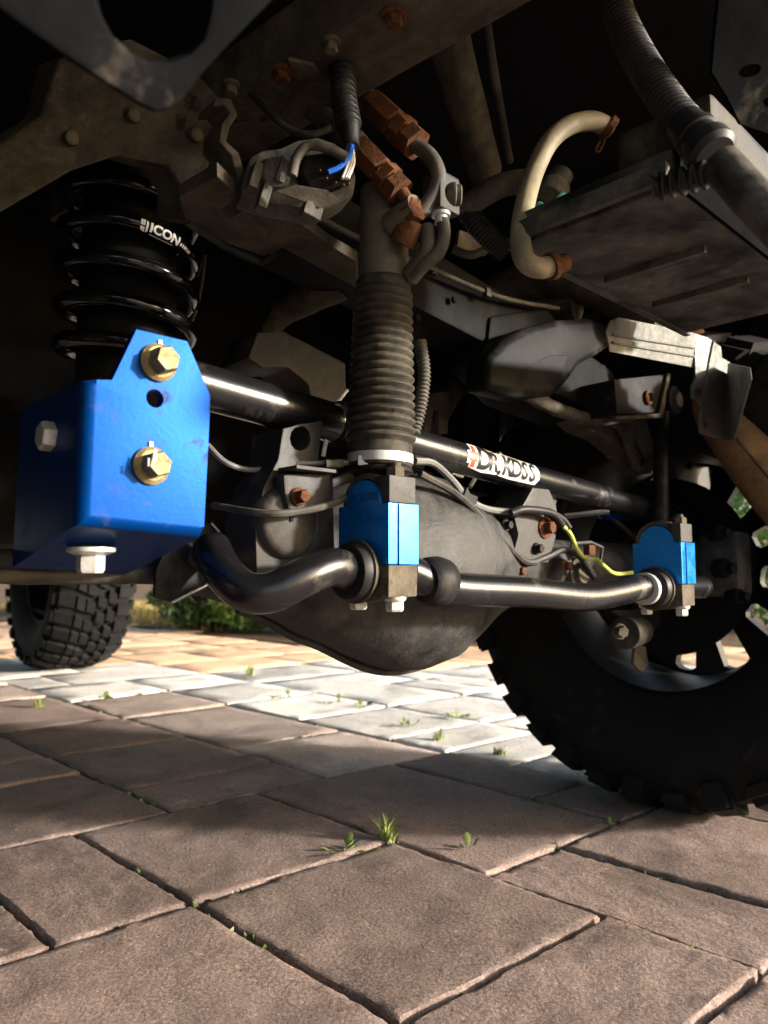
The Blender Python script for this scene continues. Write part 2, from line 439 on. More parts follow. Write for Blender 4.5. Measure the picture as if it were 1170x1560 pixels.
for t in pav:
    c = G(A0 + (t[0] + t[2] / 2) * DA, B0 + (t[1] + t[3] / 2) * DB)
    if not inside(c.x, c.y): continue
    vis = c.y > .55 and abs(c.x) < .53 * c.y + .25
    (seen if vis else rest).append((c.y, t, c))
seen.sort(key=lambda q: q[0])
rest += seen[298:]; seen = seen[:298]
def pav_pick(c, rg):  # lays out the painted light pool and orange glow by position
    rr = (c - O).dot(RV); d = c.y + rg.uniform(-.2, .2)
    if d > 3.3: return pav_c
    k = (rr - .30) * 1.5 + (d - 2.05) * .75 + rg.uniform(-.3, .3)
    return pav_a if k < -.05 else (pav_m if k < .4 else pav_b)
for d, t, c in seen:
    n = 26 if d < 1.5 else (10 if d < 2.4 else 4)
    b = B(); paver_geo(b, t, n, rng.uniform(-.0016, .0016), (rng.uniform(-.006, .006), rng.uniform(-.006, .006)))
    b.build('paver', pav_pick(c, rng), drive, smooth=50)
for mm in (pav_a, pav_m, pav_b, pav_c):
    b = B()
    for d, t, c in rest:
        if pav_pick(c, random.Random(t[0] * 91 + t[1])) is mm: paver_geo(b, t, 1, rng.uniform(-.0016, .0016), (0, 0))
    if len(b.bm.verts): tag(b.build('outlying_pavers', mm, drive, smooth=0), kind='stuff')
    else: b.bm.free()

# garden beyond the driveway
lawn_pts = [(-9, 8.5), (-2.0, 5.75), (-.9, 4.75), (-.2, 6.2), (-.2, 40), (-30, 40)]
sheet('lawn_soil', [(-30, 8.6), (-9.0, 8.6), (-2.0, 5.78), (-1.3, 5.2), (-.9, 6.6), (-.9, 30), (-30, 30)], .0, earth)
b = B(); rg = random.Random(11)
for k in range(15000):
    x = rg.uniform(-4.2, -.9); y = rg.uniform(5.15, 9.5)
    if inside(x, y) or y < 5.78 - (x + 2) * .85: continue
    hgt = rg.uniform(.03, .085); a = rg.uniform(0, 6.28); wd = .004 + .002 * rg.random()
    dx, dy = math.cos(a) * wd, math.sin(a) * wd; lx, ly = rg.uniform(-.03, .03), rg.uniform(-.03, .03)
    vv = [b.bm.verts.new((x - dx, y - dy, -.005)), b.bm.verts.new((x + dx, y + dy, -.005)), b.bm.verts.new((x + lx, y + ly, hgt))]
    b.bm.faces.new(vv)
tag(b.build('lawn_grass', grass_m, smooth=0), 'dry yellowish grass of the lawn behind the front tyre', 'grass', kind='stuff')
sheet('garden_bed', [(-2.0, 5.74), (-.2, 4.13), (.7, 4.16), (8.5, 4.61), (12, 14), (-3, 14)], -.01, earth)

def leaves(b, c, rx, ry, rz, n, s, rg, shell=.55):
    for k in range(n):
        while True:
            p = Vector((rg.uniform(-1, 1), rg.uniform(-1, 1), rg.uniform(-1, 1)))
            l = p.length
            if l < 1 and l > shell * rg.random() ** .3: break
        q = 1 + .28 * noise.noise(p * 2.6 + c * 3)
        p = Vector((p.x * rx * q, p.y * ry * q, p.z * rz * q)) + c
        if p.z < .01: continue
        d = Vector((rg.gauss(0, 1), rg.gauss(0, 1), rg.gauss(.4, 1))).normalized()
        e = d.orthogonal().normalized(); e.rotate(Matrix.Rotation(rg.uniform(0, 6.28), 3, d)); l = s * rg.uniform(.6, 1.4)
        f_ = d.cross(e)
        vv = [b.bm.verts.new(p - e * l * .35), b.bm.verts.new(p + d * l * .55 + f_ * l * .1), b.bm.verts.new(p + e * l * .35), b.bm.verts.new(p + d * l * 1.3)]
        b.bm.faces.new((vv[0], vv[1], vv[2])); b.bm.faces.new((vv[0], vv[1], vv[3])) if False else b.bm.faces.new((vv[2], vv[1], vv[3]))
def shrub(x, y, rx, rz, n, s, m, label, seed):
    rg = random.Random(seed)
    e = bpy.data.objects.new('garden_shrub', None); col.objects.link(e); place(e, Matrix.Translation((x, y, 0)))
    tag(e, label, 'shrub', 'shrubs behind the driveway')
    b = B(); leaves(b, Vector((x, y, rz * .95)), rx, rx, rz, n, s, rg); b.build('crown', m, e, smooth=0)
    b = B()
    for k in range(6):
        a = rg.uniform(0, 6.28)
        b.tube([Vector((x, y, -.03)), Vector((x + .3 * rx * math.cos(a), y + .3 * rx * math.sin(a), rz * .5)), Vector((x + .7 * rx * math.cos(a), y + .7 * rx * math.sin(a), rz * 1.2))], [.014, .009, .004], 6, 3)
    b.build('stem', bark, e)
shrub(-1.35, 5.35, .30, .25, 2600, .05, leaf_d, 'dark green shrub just right of the front tyre', 1)
shrub(-.95, 5.25, .30, .22, 2200, .045, leaf_l, 'lighter green shrub under the bent left end of the sway bar', 2)
shrub(-.45, 5.1, .33, .27, 2000, .05, leaf_d, 'low shrub behind the left slope of the axle housing', 3)
shrub(.62, 4.55, .24, .17, 2200, .045, leaf_l, 'green shrub between axle housing and right rear tyre', 4)
shrub(1.35, 5.0, .45, .38, 2400, .06, leaf_d, 'shrub behind the right rear wheel seen through the rim', 5)
shrub(2.9, 5.2, .75, .85, 4200, .08, leaf_l, 'bright leafy shrub seen past the bracket eye by the wheel', 6)
shrub(-3.1, 7.2, .5, .35, 2200, .06, leaf_d, 'dark shrub at the far left beyond the front tyre', 7)
shrub(.3, 6.4, .7, .55, 2600, .07, leaf_d, 'taller dark shrub farthest back behind the axle', 8)

# weeds in the joints
def weed(u, v, kind, s, label, seed):
    rg = random.Random(seed); c = PZ(u, v, -.004); b = B(); s *= 1.35 if s < .036 else .75
    if kind == 'tuft':
        for k in range(46):
            a = rg.uniform(0, 6.28); l = s * rg.uniform(.5, 1.1); p = c + Vector((rg.gauss(0, s * .16), rg.gauss(0, s * .16), 0))
            d = Vector((math.cos(a) * rg.uniform(.1, .55), math.sin(a) * rg.uniform(.1, .55), 1)).normalized(); q = Vector((-math.sin(a), math.cos(a), 0)) * s * .035
            m1 = p + d * l * .6; t_ = p + d * l + Vector((math.cos(a), math.sin(a), -.25)) * l * .18
            vv = [b.bm.verts.new(x) for x in (p - q, p + q, m1 + q * .8, m1 - q * .8, t_)]
            b.bm.faces.new(vv[:4]); b.bm.faces.new((vv[3], vv[2], vv[4]))
    else:
        for k in range(9 if kind == 'leafy' else 4):
            a = rg.uniform(0, 6.28); l = s * rg.uniform(.5, 1.0); up = rg.uniform(.2, .9) if kind == 'leafy' else rg.uniform(.9, 1.6)
            d = Vector((math.cos(a), math.sin(a), up)).normalized(); q = Vector((-math.sin(a), math.cos(a), 0))
            p = c + Vector((rg.gauss(0, s * .3), rg.gauss(0, s * .1), 0)) if kind == 'leafy' else c
            b.tube([p, p + d * l * .5], .0006, 5, 1)
            base = p + d * l * .45; n_ = d.cross(q)
            ring = [base, base + d * l * .2 + q * l * .19, base + d * l * .45 + q * l * .17 + n_ * l * .05, base + d * l * .68, base + d * l * .45 - q * l * .17 + n_ * l * .05, base + d * l * .2 - q * l * .19]
            vv = [b.bm.verts.new(x) for x in ring]; mid = b.bm.verts.new(base + d * l * .36 + n_ * l * .08)
            for i in range(6): b.bm.faces.new((vv[i], vv[(i + 1) % 6], mid))
    tag(b.build('weed', weed_m, smooth=60), label, 'weed', 'weeds in the paver joints')
weed(590, 1283, 'tuft', .034, 'upright grass tuft at the top corner of the central paver', 1)
weed(524, 1300, 'leafy', .028, 'broad leaved weed lying left of the grass tuft', 2)
weed(712, 1298, 'sprig', .020, 'tiny green sprig in the joint right of the grass tuft', 3)
weed(930, 1260, 'sprig', .016, 'small sprig in the joint below the right tyre', 4)
weed(828, 1230, 'sprig', .011, 'tiniest pale seedling left of the right tyre shadow', 5)
weed(165, 1068, 'leafy', .06, 'flat weed on the joint below the front tyre', 6)
weed(57, 1078, 'tuft', .05, 'small dark tuft at the left edge of the picture', 7)
weed(668, 1130, 'tuft', .045, 'grass tuft at the edge of the pavers coloured as a pool of light', 8)
weed(622, 1107, 'leafy', .05, 'weed in the bright pavers under the axle housing', 9)
weed(505, 1072, 'leafy', .05, 'weed in the bright pavers left of the axle housing bottom', 10)
weed(435, 1064, 'leafy', .045, 'leftmost small weed in the bright pavers', 11)
weed(700, 1097, 'leafy', .06, 'weed nearest the right tyre in the bright pavers', 12)
weed(380, 1030, 'tuft', .07, 'distant grass tuft in the joint between pavers coloured as light pool and orange glow', 13)
weed(552, 1080, 'leafy', .03, 'small weed in the joint straight below the housing', 14)
weed(760, 1152, 'tuft', .025, 'short grass in the shadow edge beside the right tyre', 15)
# moss and crumbs along the joints
b = B(); rg = random.Random(5)
for d, t, c in seen:
    if d > 2.6: continue
    i, j, w_, h_ = t
    for k in range(int(60 * (w_ + h_))):
        a = rg.uniform(i, i + w_); q = rg.uniform(j, j + h_)
        if rg.random() < .5: q = rg.choice((j, j + h_))
        else: a = rg.choice((i, i + w_))
        p = G(A0 + a * DA, B0 + q * DB) + Vector((rg.gauss(0, .0025), rg.gauss(0, .0025), -.011))
        if noise.noise(p * 6) < -.02: continue
        s = rg.uniform(.0015, .0055)
        o3 = [Vector((rg.gauss(0, 1), rg.gauss(0, 1), abs(rg.gauss(.5, 1)))) * s for _ in range(3)]
        vv = [b.bm.verts.new(p + x) for x in [Vector((0, 0, 0))] + o3]
        for f_ in ((0, 1, 2), (0, 2, 3), (0, 3, 1), (1, 3, 2)): b.bm.faces.new([vv[x] for x in f_])
tag(b.build('joint_moss', moss_m, smooth=0), 'moss and crumbs along the dark paver joints', 'moss', kind='stuff')

# ------------------------------------------------------------------ vehicle
veh = bpy.data.objects.new('off_road_vehicle', None); col.objects.link(veh)
place(veh, Matrix.Translation(O) @ Matrix.Rotation(TH, 4, 'Z'))
tag(veh, 'dark lifted off-road vehicle seen from underneath behind its rear axle', 'vehicle')
def part(b, name, m, label=None, parent=veh, **k): return b.build(name, m, parent, label, **k)
def beam(b, p0, p1, w_, h_, up=UV, bev=.004):
    a = (p1 - p0); L_ = a.length / 2; a = a.normalized(); y = up.cross(a).normalized(); z = a.cross(y)
    return b.box((p0 + p1) / 2, L_, w_ / 2, h_ / 2, (a, y, z), bev)

# body shell: floor above everything, sills, bumpers (mostly out of the picture)
b = B(); b.box(LW(0, 1.68, 1.42), .93, 2.28, .31, bev=.02)
body = part(b, 'body', deep, 'black undersealed floor of the body')
def bodybox(name, r, f, z, hr, hf, hz, m=body_m):
    b = B(); b.box(LW(r, f, z), hr, hf, hz, bev=.015); return b.build(name, m, body)
bodybox('sill', .86, 1.42, .835, .075, .86, .28)
bodybox('sill', -.86, 1.45, .835, .075, .80, .28)
bodybox('rear_bumper', 0, -.66, 1.06, .85, .05, .055)
bodybox('front_bumper', 0, 3.75, .72, .85, .14, .3)
bodybox('fender', .91, .10, .93, .03, .53, .185)
bodybox('fender', -.905, .10, .90, .03, .54, .21)
bodybox('wheel_arch_liner', .66, .1, 1.01, .02, .54, .1, deep)
bodybox('wheel_arch_liner', -.60, .35, .84, .02, .30, .27, deep)
bodybox('gap_blocker', .56, 1.35, .84, .05, .95, .275, deep)  # unseen box added to close off a bright gap
bodybox('light_block_flap', -.76, -.42, .55, .15, .006, .33, deep)  # unseen flap added to keep light off the left side
b = B(); b.box(LW(-.05, 1.75, .785), .55, 1.05, .33, bev=.05); part(b, 'gearbox', deep, 'black mass of gearbox and engine ahead of the axle')
b = B(); b.box(LW(.5, 2.9, .70), .34, .5, .24, bev=.05); part(b, 'engine_shield', deep)
b = B(); b.box(LW(-.55, 1.2, .78), .2, .6, .22, bev=.04); part(b, 'fuel_tank', deep)

# wheels -------------------------------------------------------------
TR = .42; AZ = .42; FA = .082
def hexa(bm, x0, x1, t0, t1, r0, r1, sk=0.0, ti=.82):
    vs_ = []
    for r, q in ((r0, 1.0), (r1, ti)):
        for x, t in ((x0, t0), (x1, t0 + sk), (x1, t1 + sk), (x0, t1)):
            tm = (t0 + t1) / 2 + (sk if x == x1 else 0); xm = (x0 + x1) / 2
            t_ = tm + (t - tm) * q; x_ = xm + (x - xm) * (q * .5 + .5)
            rr = r - (.020 * max(0, (abs(x_) - .075) / .07) ** 2 if r > .37 else 0)
            vs_.append(bm.verts.new((x_, math.cos(t_) * rr, math.sin(t_) * rr)))
    for f in ((3, 2, 1, 0), (4, 5, 6, 7), (0, 1, 5, 4), (1, 2, 6, 5), (2, 3, 7, 6), (3, 0, 4, 7)): bm.faces.new([vs_[i] for i in f])
def make_wheel(M, label, steer=0):
    e = bpy.data.objects.new('wheel', None); col.objects.link(e); place(e, M, veh); e['label'] = label
    return e
def wheel_parts():
    X, Y, Z = Vector((1, 0, 0)), Vector((0, 1, 0)), Vector((0, 0, 1)); Z0 = Vector((0, 0, 0)); out = []
    bm = bmesh.new(); b = B(); b.bm.free(); b.bm = bm
    prof = [(-.112, .222), (-.125, .24), (-.146, .285), (-.152, .325), (-.147, .365), (-.135, .392), (-.11, .401), (0, .405), (.11, .401), (.135, .392), (.147, .365), (.152, .325), (.146, .285), (.125, .24), (.112, .222)]
    x, y, a = Y, Z, X
    rings = [b.ring(X * t, Y, Z, r, 96) for t, r in prof]; b.skin(rings, cap=False)
    N = 34; st = 2 * math.pi / N
    for k in range(N):
        t = k * st; odd = k % 2
        for s in (-1, 1):
            tt = t + (st / 2 if s > 0 else 0)
            hexa(bm, s * .082, s * (.150 if odd else .143), tt, tt + st * .72, .385, .4215, s * st * .12)
            hexa(bm, s * .0435, s * .076, tt + st * .25, tt + st * .95, .395, TR, s * st * .2)
            hexa(bm, s * .003, s * .039, tt + st * (.55 if odd else .4), tt + st * (1.15 if odd else 1.1), .395, TR, s * st * .16)
            # side biters
            q0, q1 = (.352, .398) if odd else (.368, .392)
            vs_ = []
            for xx, gr in ((.143, 0), (.160, .004)):
                for rr, ta in ((q0 + gr, tt), (q1 - gr, tt), (q1 - gr, tt + st * .55), (q0 + gr, tt + st * .42)):
                    vs_.append(bm.verts.new((s * xx, math.cos(ta) * rr, math.sin(ta) * rr)))
            for f in ((3, 2, 1, 0), (4, 5, 6, 7), (0, 1, 5, 4), (1, 2, 6, 5), (2, 3, 7, 6), (3, 0, 4, 7)): bm.faces.new([vs_[i] for i in f])
    out.append(('tyre', b, tyre_m))
    b = B()
    pr = [(-.118, .232), (-.112, .235), (-.106, .222), (-.07, .214), (.0, .205), (.08, .21), (.106, .222), (.112, .235), (.118, .232), (.110, .218), (.08, .203), (.0, .198), (-.07, .207), (-.106, .214), (-.118, .232)]
    rings = [b.ring(X * t, Y, Z, r, 72) for t, r in pr]; b.skin(rings, cap=False)
    holes = []
    for k in range(12):
        a0 = k * math.pi / 6; h = []
        wd = .105 if k % 2 else .13
        for rr, da in ((.128, -wd * 1.15), (.188, -wd), (.194, -wd * .6), (.196, 0), (.194, wd * .6), (.188, wd), (.128, wd * 1.15), (.122, wd * .7), (.122, -wd * .7)):
            h.append(X * .05 + Y * (rr * math.cos(a0 + da)) + Z * (rr * math.sin(a0 + da)))
        holes.append(h)
    b.prism(circ(X * .05, Y, Z, .2045, 72), X * .022, holes)
    b.lathe(X * .03, X, [(0, .075), (.06, .07), (.07, .06)], 24)
    out.append(('rim', b, rim_m))
    b = B(); b.lathe(X * -.035, X, [(0, .06), (.001, .112), (.014, .112), (.015, .06)], 48); b.lathe(X * -.045, X, [(0, .05), (.09, .05)], 24)
    out.append(('brake_disc', b, dusty))
    return out
def build_local(b, name, m):
    bmesh.ops.recalc_face_normals(b.bm, faces=b.bm.faces)
    me = bpy.data.meshes.new(name); b.bm.to_mesh(me); b.bm.free()
    me.polygons.foreach_set('use_smooth', [True] * len(me.polygons)); me.set_sharp_from_angle(angle=R_(35)); me.materials.append(m); return me
WP = [(n, build_local(b, n, m)) for n, b, m in wheel_parts()]
WB = 2.80
for (r, f, lab, rot, st_) in ((.735, FA, 'large black mud tyre and wheel at the right of the picture', .12, 0), (.60, WB - .05, 'front wheel with chunky tread far back at the left', .05, R_(-4)),
                              (-.76, FA, None, .3, 0), (-.72, WB, None, .2, R_(-4))):
    Mw = Matrix.Translation(LW(r, f, TR - .003)) @ Matrix.Rotation(TH + (math.pi if r < 0 else 0) + st_, 4, 'Z') @ Matrix.Rotation(rot, 4, 'X')
    e = make_wheel(Mw, lab)
    if not lab: del e['label']
    for n, me in WP:
        o = bpy.data.objects.new(n, me); col.objects.link(o); place(o, Mw, e)

# rear axle ------------------------------------------------------------

b = B()
sec = [(-.62, .008, .008, 0), (-.36, .009, .009, 0), (-.29, .028, .028, 0), (-.255, .037, .038, 0), (-.22, .045, .046, 0), (-.19, .056, .056, 0), (-.155, .074, .068, 0), (-.12, .087, .078, 0), (-.085, .103, .086, 0), (-.05, .117, .092, 0), (-.015, .1245, .096, 0), (.02, .125, .096, 0), (.055, .1195, .093, 0), (.09, .100, .083, 0), (.125, .081, .071, 0), (.16, .066, .060, 0), (.20, .056, .052, 0), (.24, .046, .046, 0), (.30, .042, .042, 0), (.60, .041, .041, 0)]
rings = []
for r, hz, hf, df in sec:
    c = LW(r, FA + df, AZ); ring = []
    for k in range(48):
        a = 2 * math.pi * k / 48; ca, sa = math.cos(a), math.sin(a)
        q = 1.0
        ring.append(b.bm.verts.new(c + FV * (hf * ca * q) + UV * (hz * sa * (.88 if sa > 0 else 1.0))))
    rings.append(ring)
b.skin(rings)
axle = part(b, 'axle_housing', cast, 'dark cast rear axle housing with pear shaped bulge', smooth=55, rough=.0016, rs=28)
# seam flange along the housing
b = B()
seam = []
for r, hz, hf, df in sec[4:19]: seam.append(LW(r, FA + .012, AZ + hz * .88 + .004))
b.tube(seam, .0065, 8, 4); b.build('weld_seam', frame_m, axle)
b = B(); b.tube([LW(r, FA + .012, AZ - hz - .002) for r, hz, hf, df in sec[4:19]], .005, 8, 4); b.build('weld_seam', frame_m, axle)
b = B(); b.lathe(PF(722, 872, .02), -FV, [(-.04, .026), (.002, .021), (.007, .013), (.0072, .001)], 20); b.build('casting_boss', mud_m, axle)

# blue bracket at the left --------------------------------------------
f0 = -.06
pl = pxF([(118, 802), (128, 578), (171, 579), (208, 502), (285, 520), (320, 602), (319, 640), (310, 820)], f0)
hole = circ(PF(236, 607, f0), RV, UV, .0066, 20)
b = B(); b.prism(pl, FV * .009, [hole], bev=.0085, bevsel=[(0, 1), (7, 0)])
bl, tl, br = pl[0], pl[1], pl[7]
y0 = FV * .009; y1 = FV * .125
dn = UV * -.026
b.prism([bl + y0, bl + y1 + dn, tl + y1, tl + y0], RV * .006)
b.prism([bl + y0 + RV * .006, br + y0, br + y1 + dn, bl + y1 + dn + RV * .006], UV * .006)
b.prism([br + y0 - RV * .006 + UV * .006, br + y1 - RV * .006 + UV * .006, br + y1 - RV * .006 + UV * .055, br + y0 - RV * .006 + UV * .08], RV * .006)
bracket = part(b, 'lift_bracket', bluep, 'blue folded steel bracket with bolts and one open hole', smooth=35)
bx = (-FV + RV * .12 - UV * .05).normalized()
bolt(bracket, PF(240, 553, f0), -FV, .0098, .017, zincy, 1.38)
bolt(bracket, PF(229, 710, f0), -FV, .0094, .016, zincy, 1.42)
for (u, v, du) in ((244, 527, 0), (230, 682, 0)):
    c = PF(u, v, f0 - .001); b = B(); b.box(c, .0014, .0006, .0042, bev=.0004); b.build('paint_mark', white, bracket)
c = PF(231, 700, f0 - .0158)
for dx in (-.0022, .0012):
    b = B(); b.box(c + RV * dx - UV * .002, .0006, .0004, .0028); b.build('head_mark', stick_k, bracket)
b = B(); b.box(c + RV * .0025 + UV * .003, .0009, .0005, .0042, bev=.0003); b.build('paint_mark', white, bracket)
bolt(bracket, bl.lerp(br, .30) + FV * .045 - UV * .0105, -UV, .0098, .018, zinc, 1.7)
bolt(bracket, PY(100, 668, .52), -RV, .0105, .018, zinc, 1.35, name='side_bolt')

# lower arm and its bracket at the left
b = B(); b.tube([PY(-90, 872, .55), PY(60, 876, .60), PY(200, 874, .64), PY(262, 864, .665), PY(300, 846, .70)], [.0075, .0078, .0085, .016, .021], 18)
arm = part(b, 'trailing_arm', frame_m, 'grey brown trailing arm running below the blue bracket', rough=.001, rs=50)
bolt(arm, PY(292, 850, .665), (-FV - RV * .2), .0115, .02, frame_m, 1.3, stub=.012)
b = B()
b.prism(pxF([(238, 868), (268, 800), (324, 797), (338, 830), (337, 866), (320, 888), (264, 918), (236, 910)], .045), FV * .005, bev=.001)
bk = part(b, 'arm_bracket', satin, 'black curved axle bracket holding the trailing arm')
b = B(); b.prism(pxF([(288, 900), (302, 917), (340, 908), (388, 872), (396, 840), (372, 812), (346, 815), (342, 870)], .085), FV * .005, bev=.001); b.build('flange', satin, bk)
b = B(); b.tube([PF(u, v, .043) for u, v in ((322, 797), (336, 815), (340, 840), (336, 866), (318, 889), (285, 906), (262, 918))], .0012, 8, 4); b.build('flange_lip', zinc, bk)
b = B(); b.tube([PF(u, v, .05) for u, v in ((352, 822), (362, 835), (374, 862), (384, 868))], .010, 10, 4); b.build('bushing', blackrub, bk)

# left axle bracket (stamped)
fb = .0
b = B()
hl = [PF(458 + 15 * math.cos(k * .524), 668 + 19 * math.sin(k * .524), fb) for k in range(12)]
b.prism(pxF([(432, 652), (492, 640), (484, 712), (508, 720), (511, 870), (470, 856), (392, 884), (388, 800), (402, 742), (424, 700)], fb), FV * .05, [hl], bev=.0018)
abk = part(b, 'spring_perch_bracket', frame_m, 'dark stamped bracket with round hole left of the blue mount', rough=.0008)
b = B(); b.prism(pxF([(432, 722), (506, 718), (508, 742), (506, 770), (470, 782), (440, 776), (434, 750)], fb - .018), FV * .0185, bev=.004); b.build('clamp_plate', frame_m, abk)
b = B(); b.lathe(PF(436, 795, fb), -FV, [(-.004, .034), (.006, .032), (.011, .026), (.012, .001)], 28); b.build('boss', frame_m, abk)
bolt(abk, PF(453, 757, fb - .018), -FV, .0062, .012, rust, 1.35)
b = B(); b.box(PF(468, 717, fb - .018), .022, .014, .0016, bev=.0005); b.build('top_lip', frame_m, abk)
b = B(); b.tube([PF(428, 722, fb - .004), PF(430, 745, fb - .006), PF(440, 775, fb - .010), PF(444, 795, fb - .012)], .0022, 8); b.build('rubber_strap', blackrub, abk)
# brake pipe and grey cables on the left
def cable(name, pts, r, m, label=None, seg=8): b = B(); b.tube(pts, r, seg); return part(b, name, m, label)
cable('brake_pipe', [PY(325, 770, .66), PF(400, 782, -.02), PF(450, 780, -.03), PF(508, 767, -.03), PF(560, 740, -.01)], .0033, hosegrey, 'thin dirty brake pipe across the stamped bracket')
cb = cable('sensor_cable', [PY(316, 678, .66), PY(345, 705, .66), PY(385, 716, .67), PY(440, 708, .67), PY(490, 706, .67), PY(545, 704, .68)], .0026, wire_g, 'grey sensor cable sagging left of the ribbed boot')
b = B(); b.tube([PY(496, 707, .665), PY(522, 706, .67)], .0042, 8, 1); b.build('connector', hosegrey, cb)
b = B(); b.box(PY(500, 718, .668), .009, .004, .0015, bev=.0004); b.build('clip', blackrub, cb)
cable('vent_tube', [PY(497, 670, .70), PY(492, 695, .70)], .0022, wire_w, 'short white tube between black rod and cable')
cable('vent_tube', [PY(529, 593, .74), PY(514, 612, .74)], .0022, wire_w, 'short white tube left of the ribbed boot')

# panhard rod with sticker --------------------------------------------
fp = .03
pA, pB = PF(270, 578, fp), PF(1052, 796, fp)
b = B(); b.tube([pA, pB], .0188, 32, 1)
rod = part(b, 'panhard_rod', gloss, 'glossy black panhard rod running across above the axle')
dr = (pB - pA).normalized()
e1 = PF(520, 662, fp); e1 = pA + dr * (e1 - pA).dot(dr)
b = B(); b.lathe(pA, dr, [(0, .0202), ((e1 - pA).length - .006, .0202), ((e1 - pA).length - .002, .02), ((e1 - pA).length, .019)], 32)
b.build('outer_sleeve', gloss, rod)
b = B(); b.lathe(e1 - dr * .012, dr, [(0, .0203), (.003, .0235), (.006, .0208), (.009, .0235), (.012, .0208), (.015, .0225), (.018, .019)], 24); b.build('thread_collar', satin, rod)
nv = (UV - dr * UV.dot(dr)).normalized(); tv = nv.cross(dr)           # tv points away from / towards the camera
if tv.dot(CP - pA) < 0: tv = -tv
sc0 = PF(752, 704, fp); s0 = (sc0 - pA).dot(dr)
def on_rod(x, y, lift, ang0=R_(2)):
    a = ang0 + y / .0188
    return pA + dr * (s0 + x) + (tv * math.cos(a) + nv * math.sin(a)) * (.0188 + lift)
def rod_patch(name, bm_, lift, m, cuts=13, h=.036):
    for k in range(cuts):
        yy = -h / 2 + h * (k + .5) / cuts
        bmesh.ops.bisect_plane(bm_, geom=list(bm_.verts) + list(bm_.edges) + list(bm_.faces), plane_co=(0, yy, 0), plane_no=(0, 1, 0))
    bmesh.ops.triangulate(bm_, faces=bm_.faces)
    b = B(); b.bm.free(); b.bm = bm_
    for v in bm_.verts: v.co = on_rod(v.co.x, v.co.y, lift)
    me_o = b.build(name, m, rod, smooth=0)
    return me_o
K = 1.38; SL = .104
def sk(bm_):
    for v in bm_.verts: v.co = Vector((v.co.x * K, v.co.y * 1.5, 0))
    return bm_
t = bmesh.new(); e_ = SL / 2
op = [(-e_ + .004, -.009), (-e_ + .004, -.006), (-e_, -.006), (-e_, .004), (-e_ + .004, .004), (-e_ + .004, .0115), (-e_ + .02, .012), (-.012, .009), (0, .012), (.022, .010), (e_ - .004, .0085), (e_ - .001, .004), (e_, -.004), (e_ - .004, -.0095), (.01, -.0105), (-.01, -.0095), (-.03, -.011)]
t.faces.new([t.verts.new((x, y, 0)) for x, y in op]); rod_patch('sticker', sk(t), .0006, stick_w)
t = bmesh.new()
xs0 = -e_ + .0075
for poly in ([(-.0025, .0095), (.003, .0095), (.003, .0035), (.0055, .0035), (.0055, -.0035), (.003, -.0035), (.003, -.0085), (-.0025, -.0085), (-.0025, -.0035), (-.0055, -.0035), (-.0055, .0035), (-.0025, .0035)],):
    t.faces.new([t.verts.new((xs0 + x, y, 0)) for x, y in poly])
rod_patch('red_cross', sk(t), .0011, stick_r)
t = text_mesh('D', .0255, .0008); bmesh.ops.translate(t, vec=(-e_ + .0225, 0, 0), verts=t.verts); rod_patch('letter', sk(t), .0012, stick_k)
for k, (chs, x, s) in enumerate((('R', -.0165, .0205), ('.', -.0075, .026), ('K', .0035, .0225), ('D', .0165, .0215), ('S', .029, .0205), ('S', .0405, .0205))):
    t = text_mesh(chs, s, .0006); bmesh.ops.translate(t, vec=(x, -.0005, 0), verts=t.verts); rod_patch('letter', sk(t), .0012, stick_k)

# hydraulic cylinder with ribbed boot -------------------------------------
Yc = .685
cz = lambda v: PY(583, v, Yc).z
ax0 = PY(586, 300, Yc); ax1 = PY(579, 716, Yc); axd = (ax1 - ax0).normalized()
def onax(v): return ax0 + (ax1 - ax0) * ((v - 300) / 416)
b = B(); b.lathe(onax(288), axd, [(0, .016), (.003, .0235), ((onax(436) - onax(288)).length, .0235)], 36)
cyl = part(b, 'hydraulic_cylinder', tubealu, 'weathered upright hydraulic cylinder above the ribbed boot', rough=.0006)
LB = (onax(694) - onax(432)).length
b = B(); prof = [(0, .0245), (.002, .0262), (.010, .0265)]; nr = 18; pit = (LB - .022) / nr
for k in range(nr):
    base = .0262 + .0042 * (k / (nr - 1)) ** 1.3
    for q, am in ((.0, -.0010), (.18, .0004), (.36, .0019), (.5, .0023), (.64, .0019), (.82, .0004)):
        prof.append((.011 + pit * (k + q), base + am * (1 + .35 * k / nr)))
prof += [(LB - .010, .0292), (LB - .009, .0300), (LB + .010, .0300), (LB + .012, .0285)]
b.lathe(onax(432), axd, prof, 48); boot = b.build('ribbed_boot', rubber, cyl, 'black ribbed rubber boot with dust on its ribs', smooth=60)
b = B(); b.lathe(onax(694), axd, [(0, .0303), (.0001, .0309), (.0085, .0309), (.0086, .0303)], 48); b.build('hose_clamp', zinc, cyl)
b = B(); b.box(onax(701) + (CP - onax(701)).normalized() * .028 + Vector((-.0155, .0045, 0)), .0045, .003, .0045, (Vector((1, 0, 0)), Vector((0, 1, 0)), UV), .0008); b.build('clamp_screw', zinc, cyl)
b = B(); b.lathe(onax(714), axd, [(0, .03), (.004, .031), (.006, .026), (.03, .012), (.06, .012)], 32); b.build('rod_end', satin, cyl)
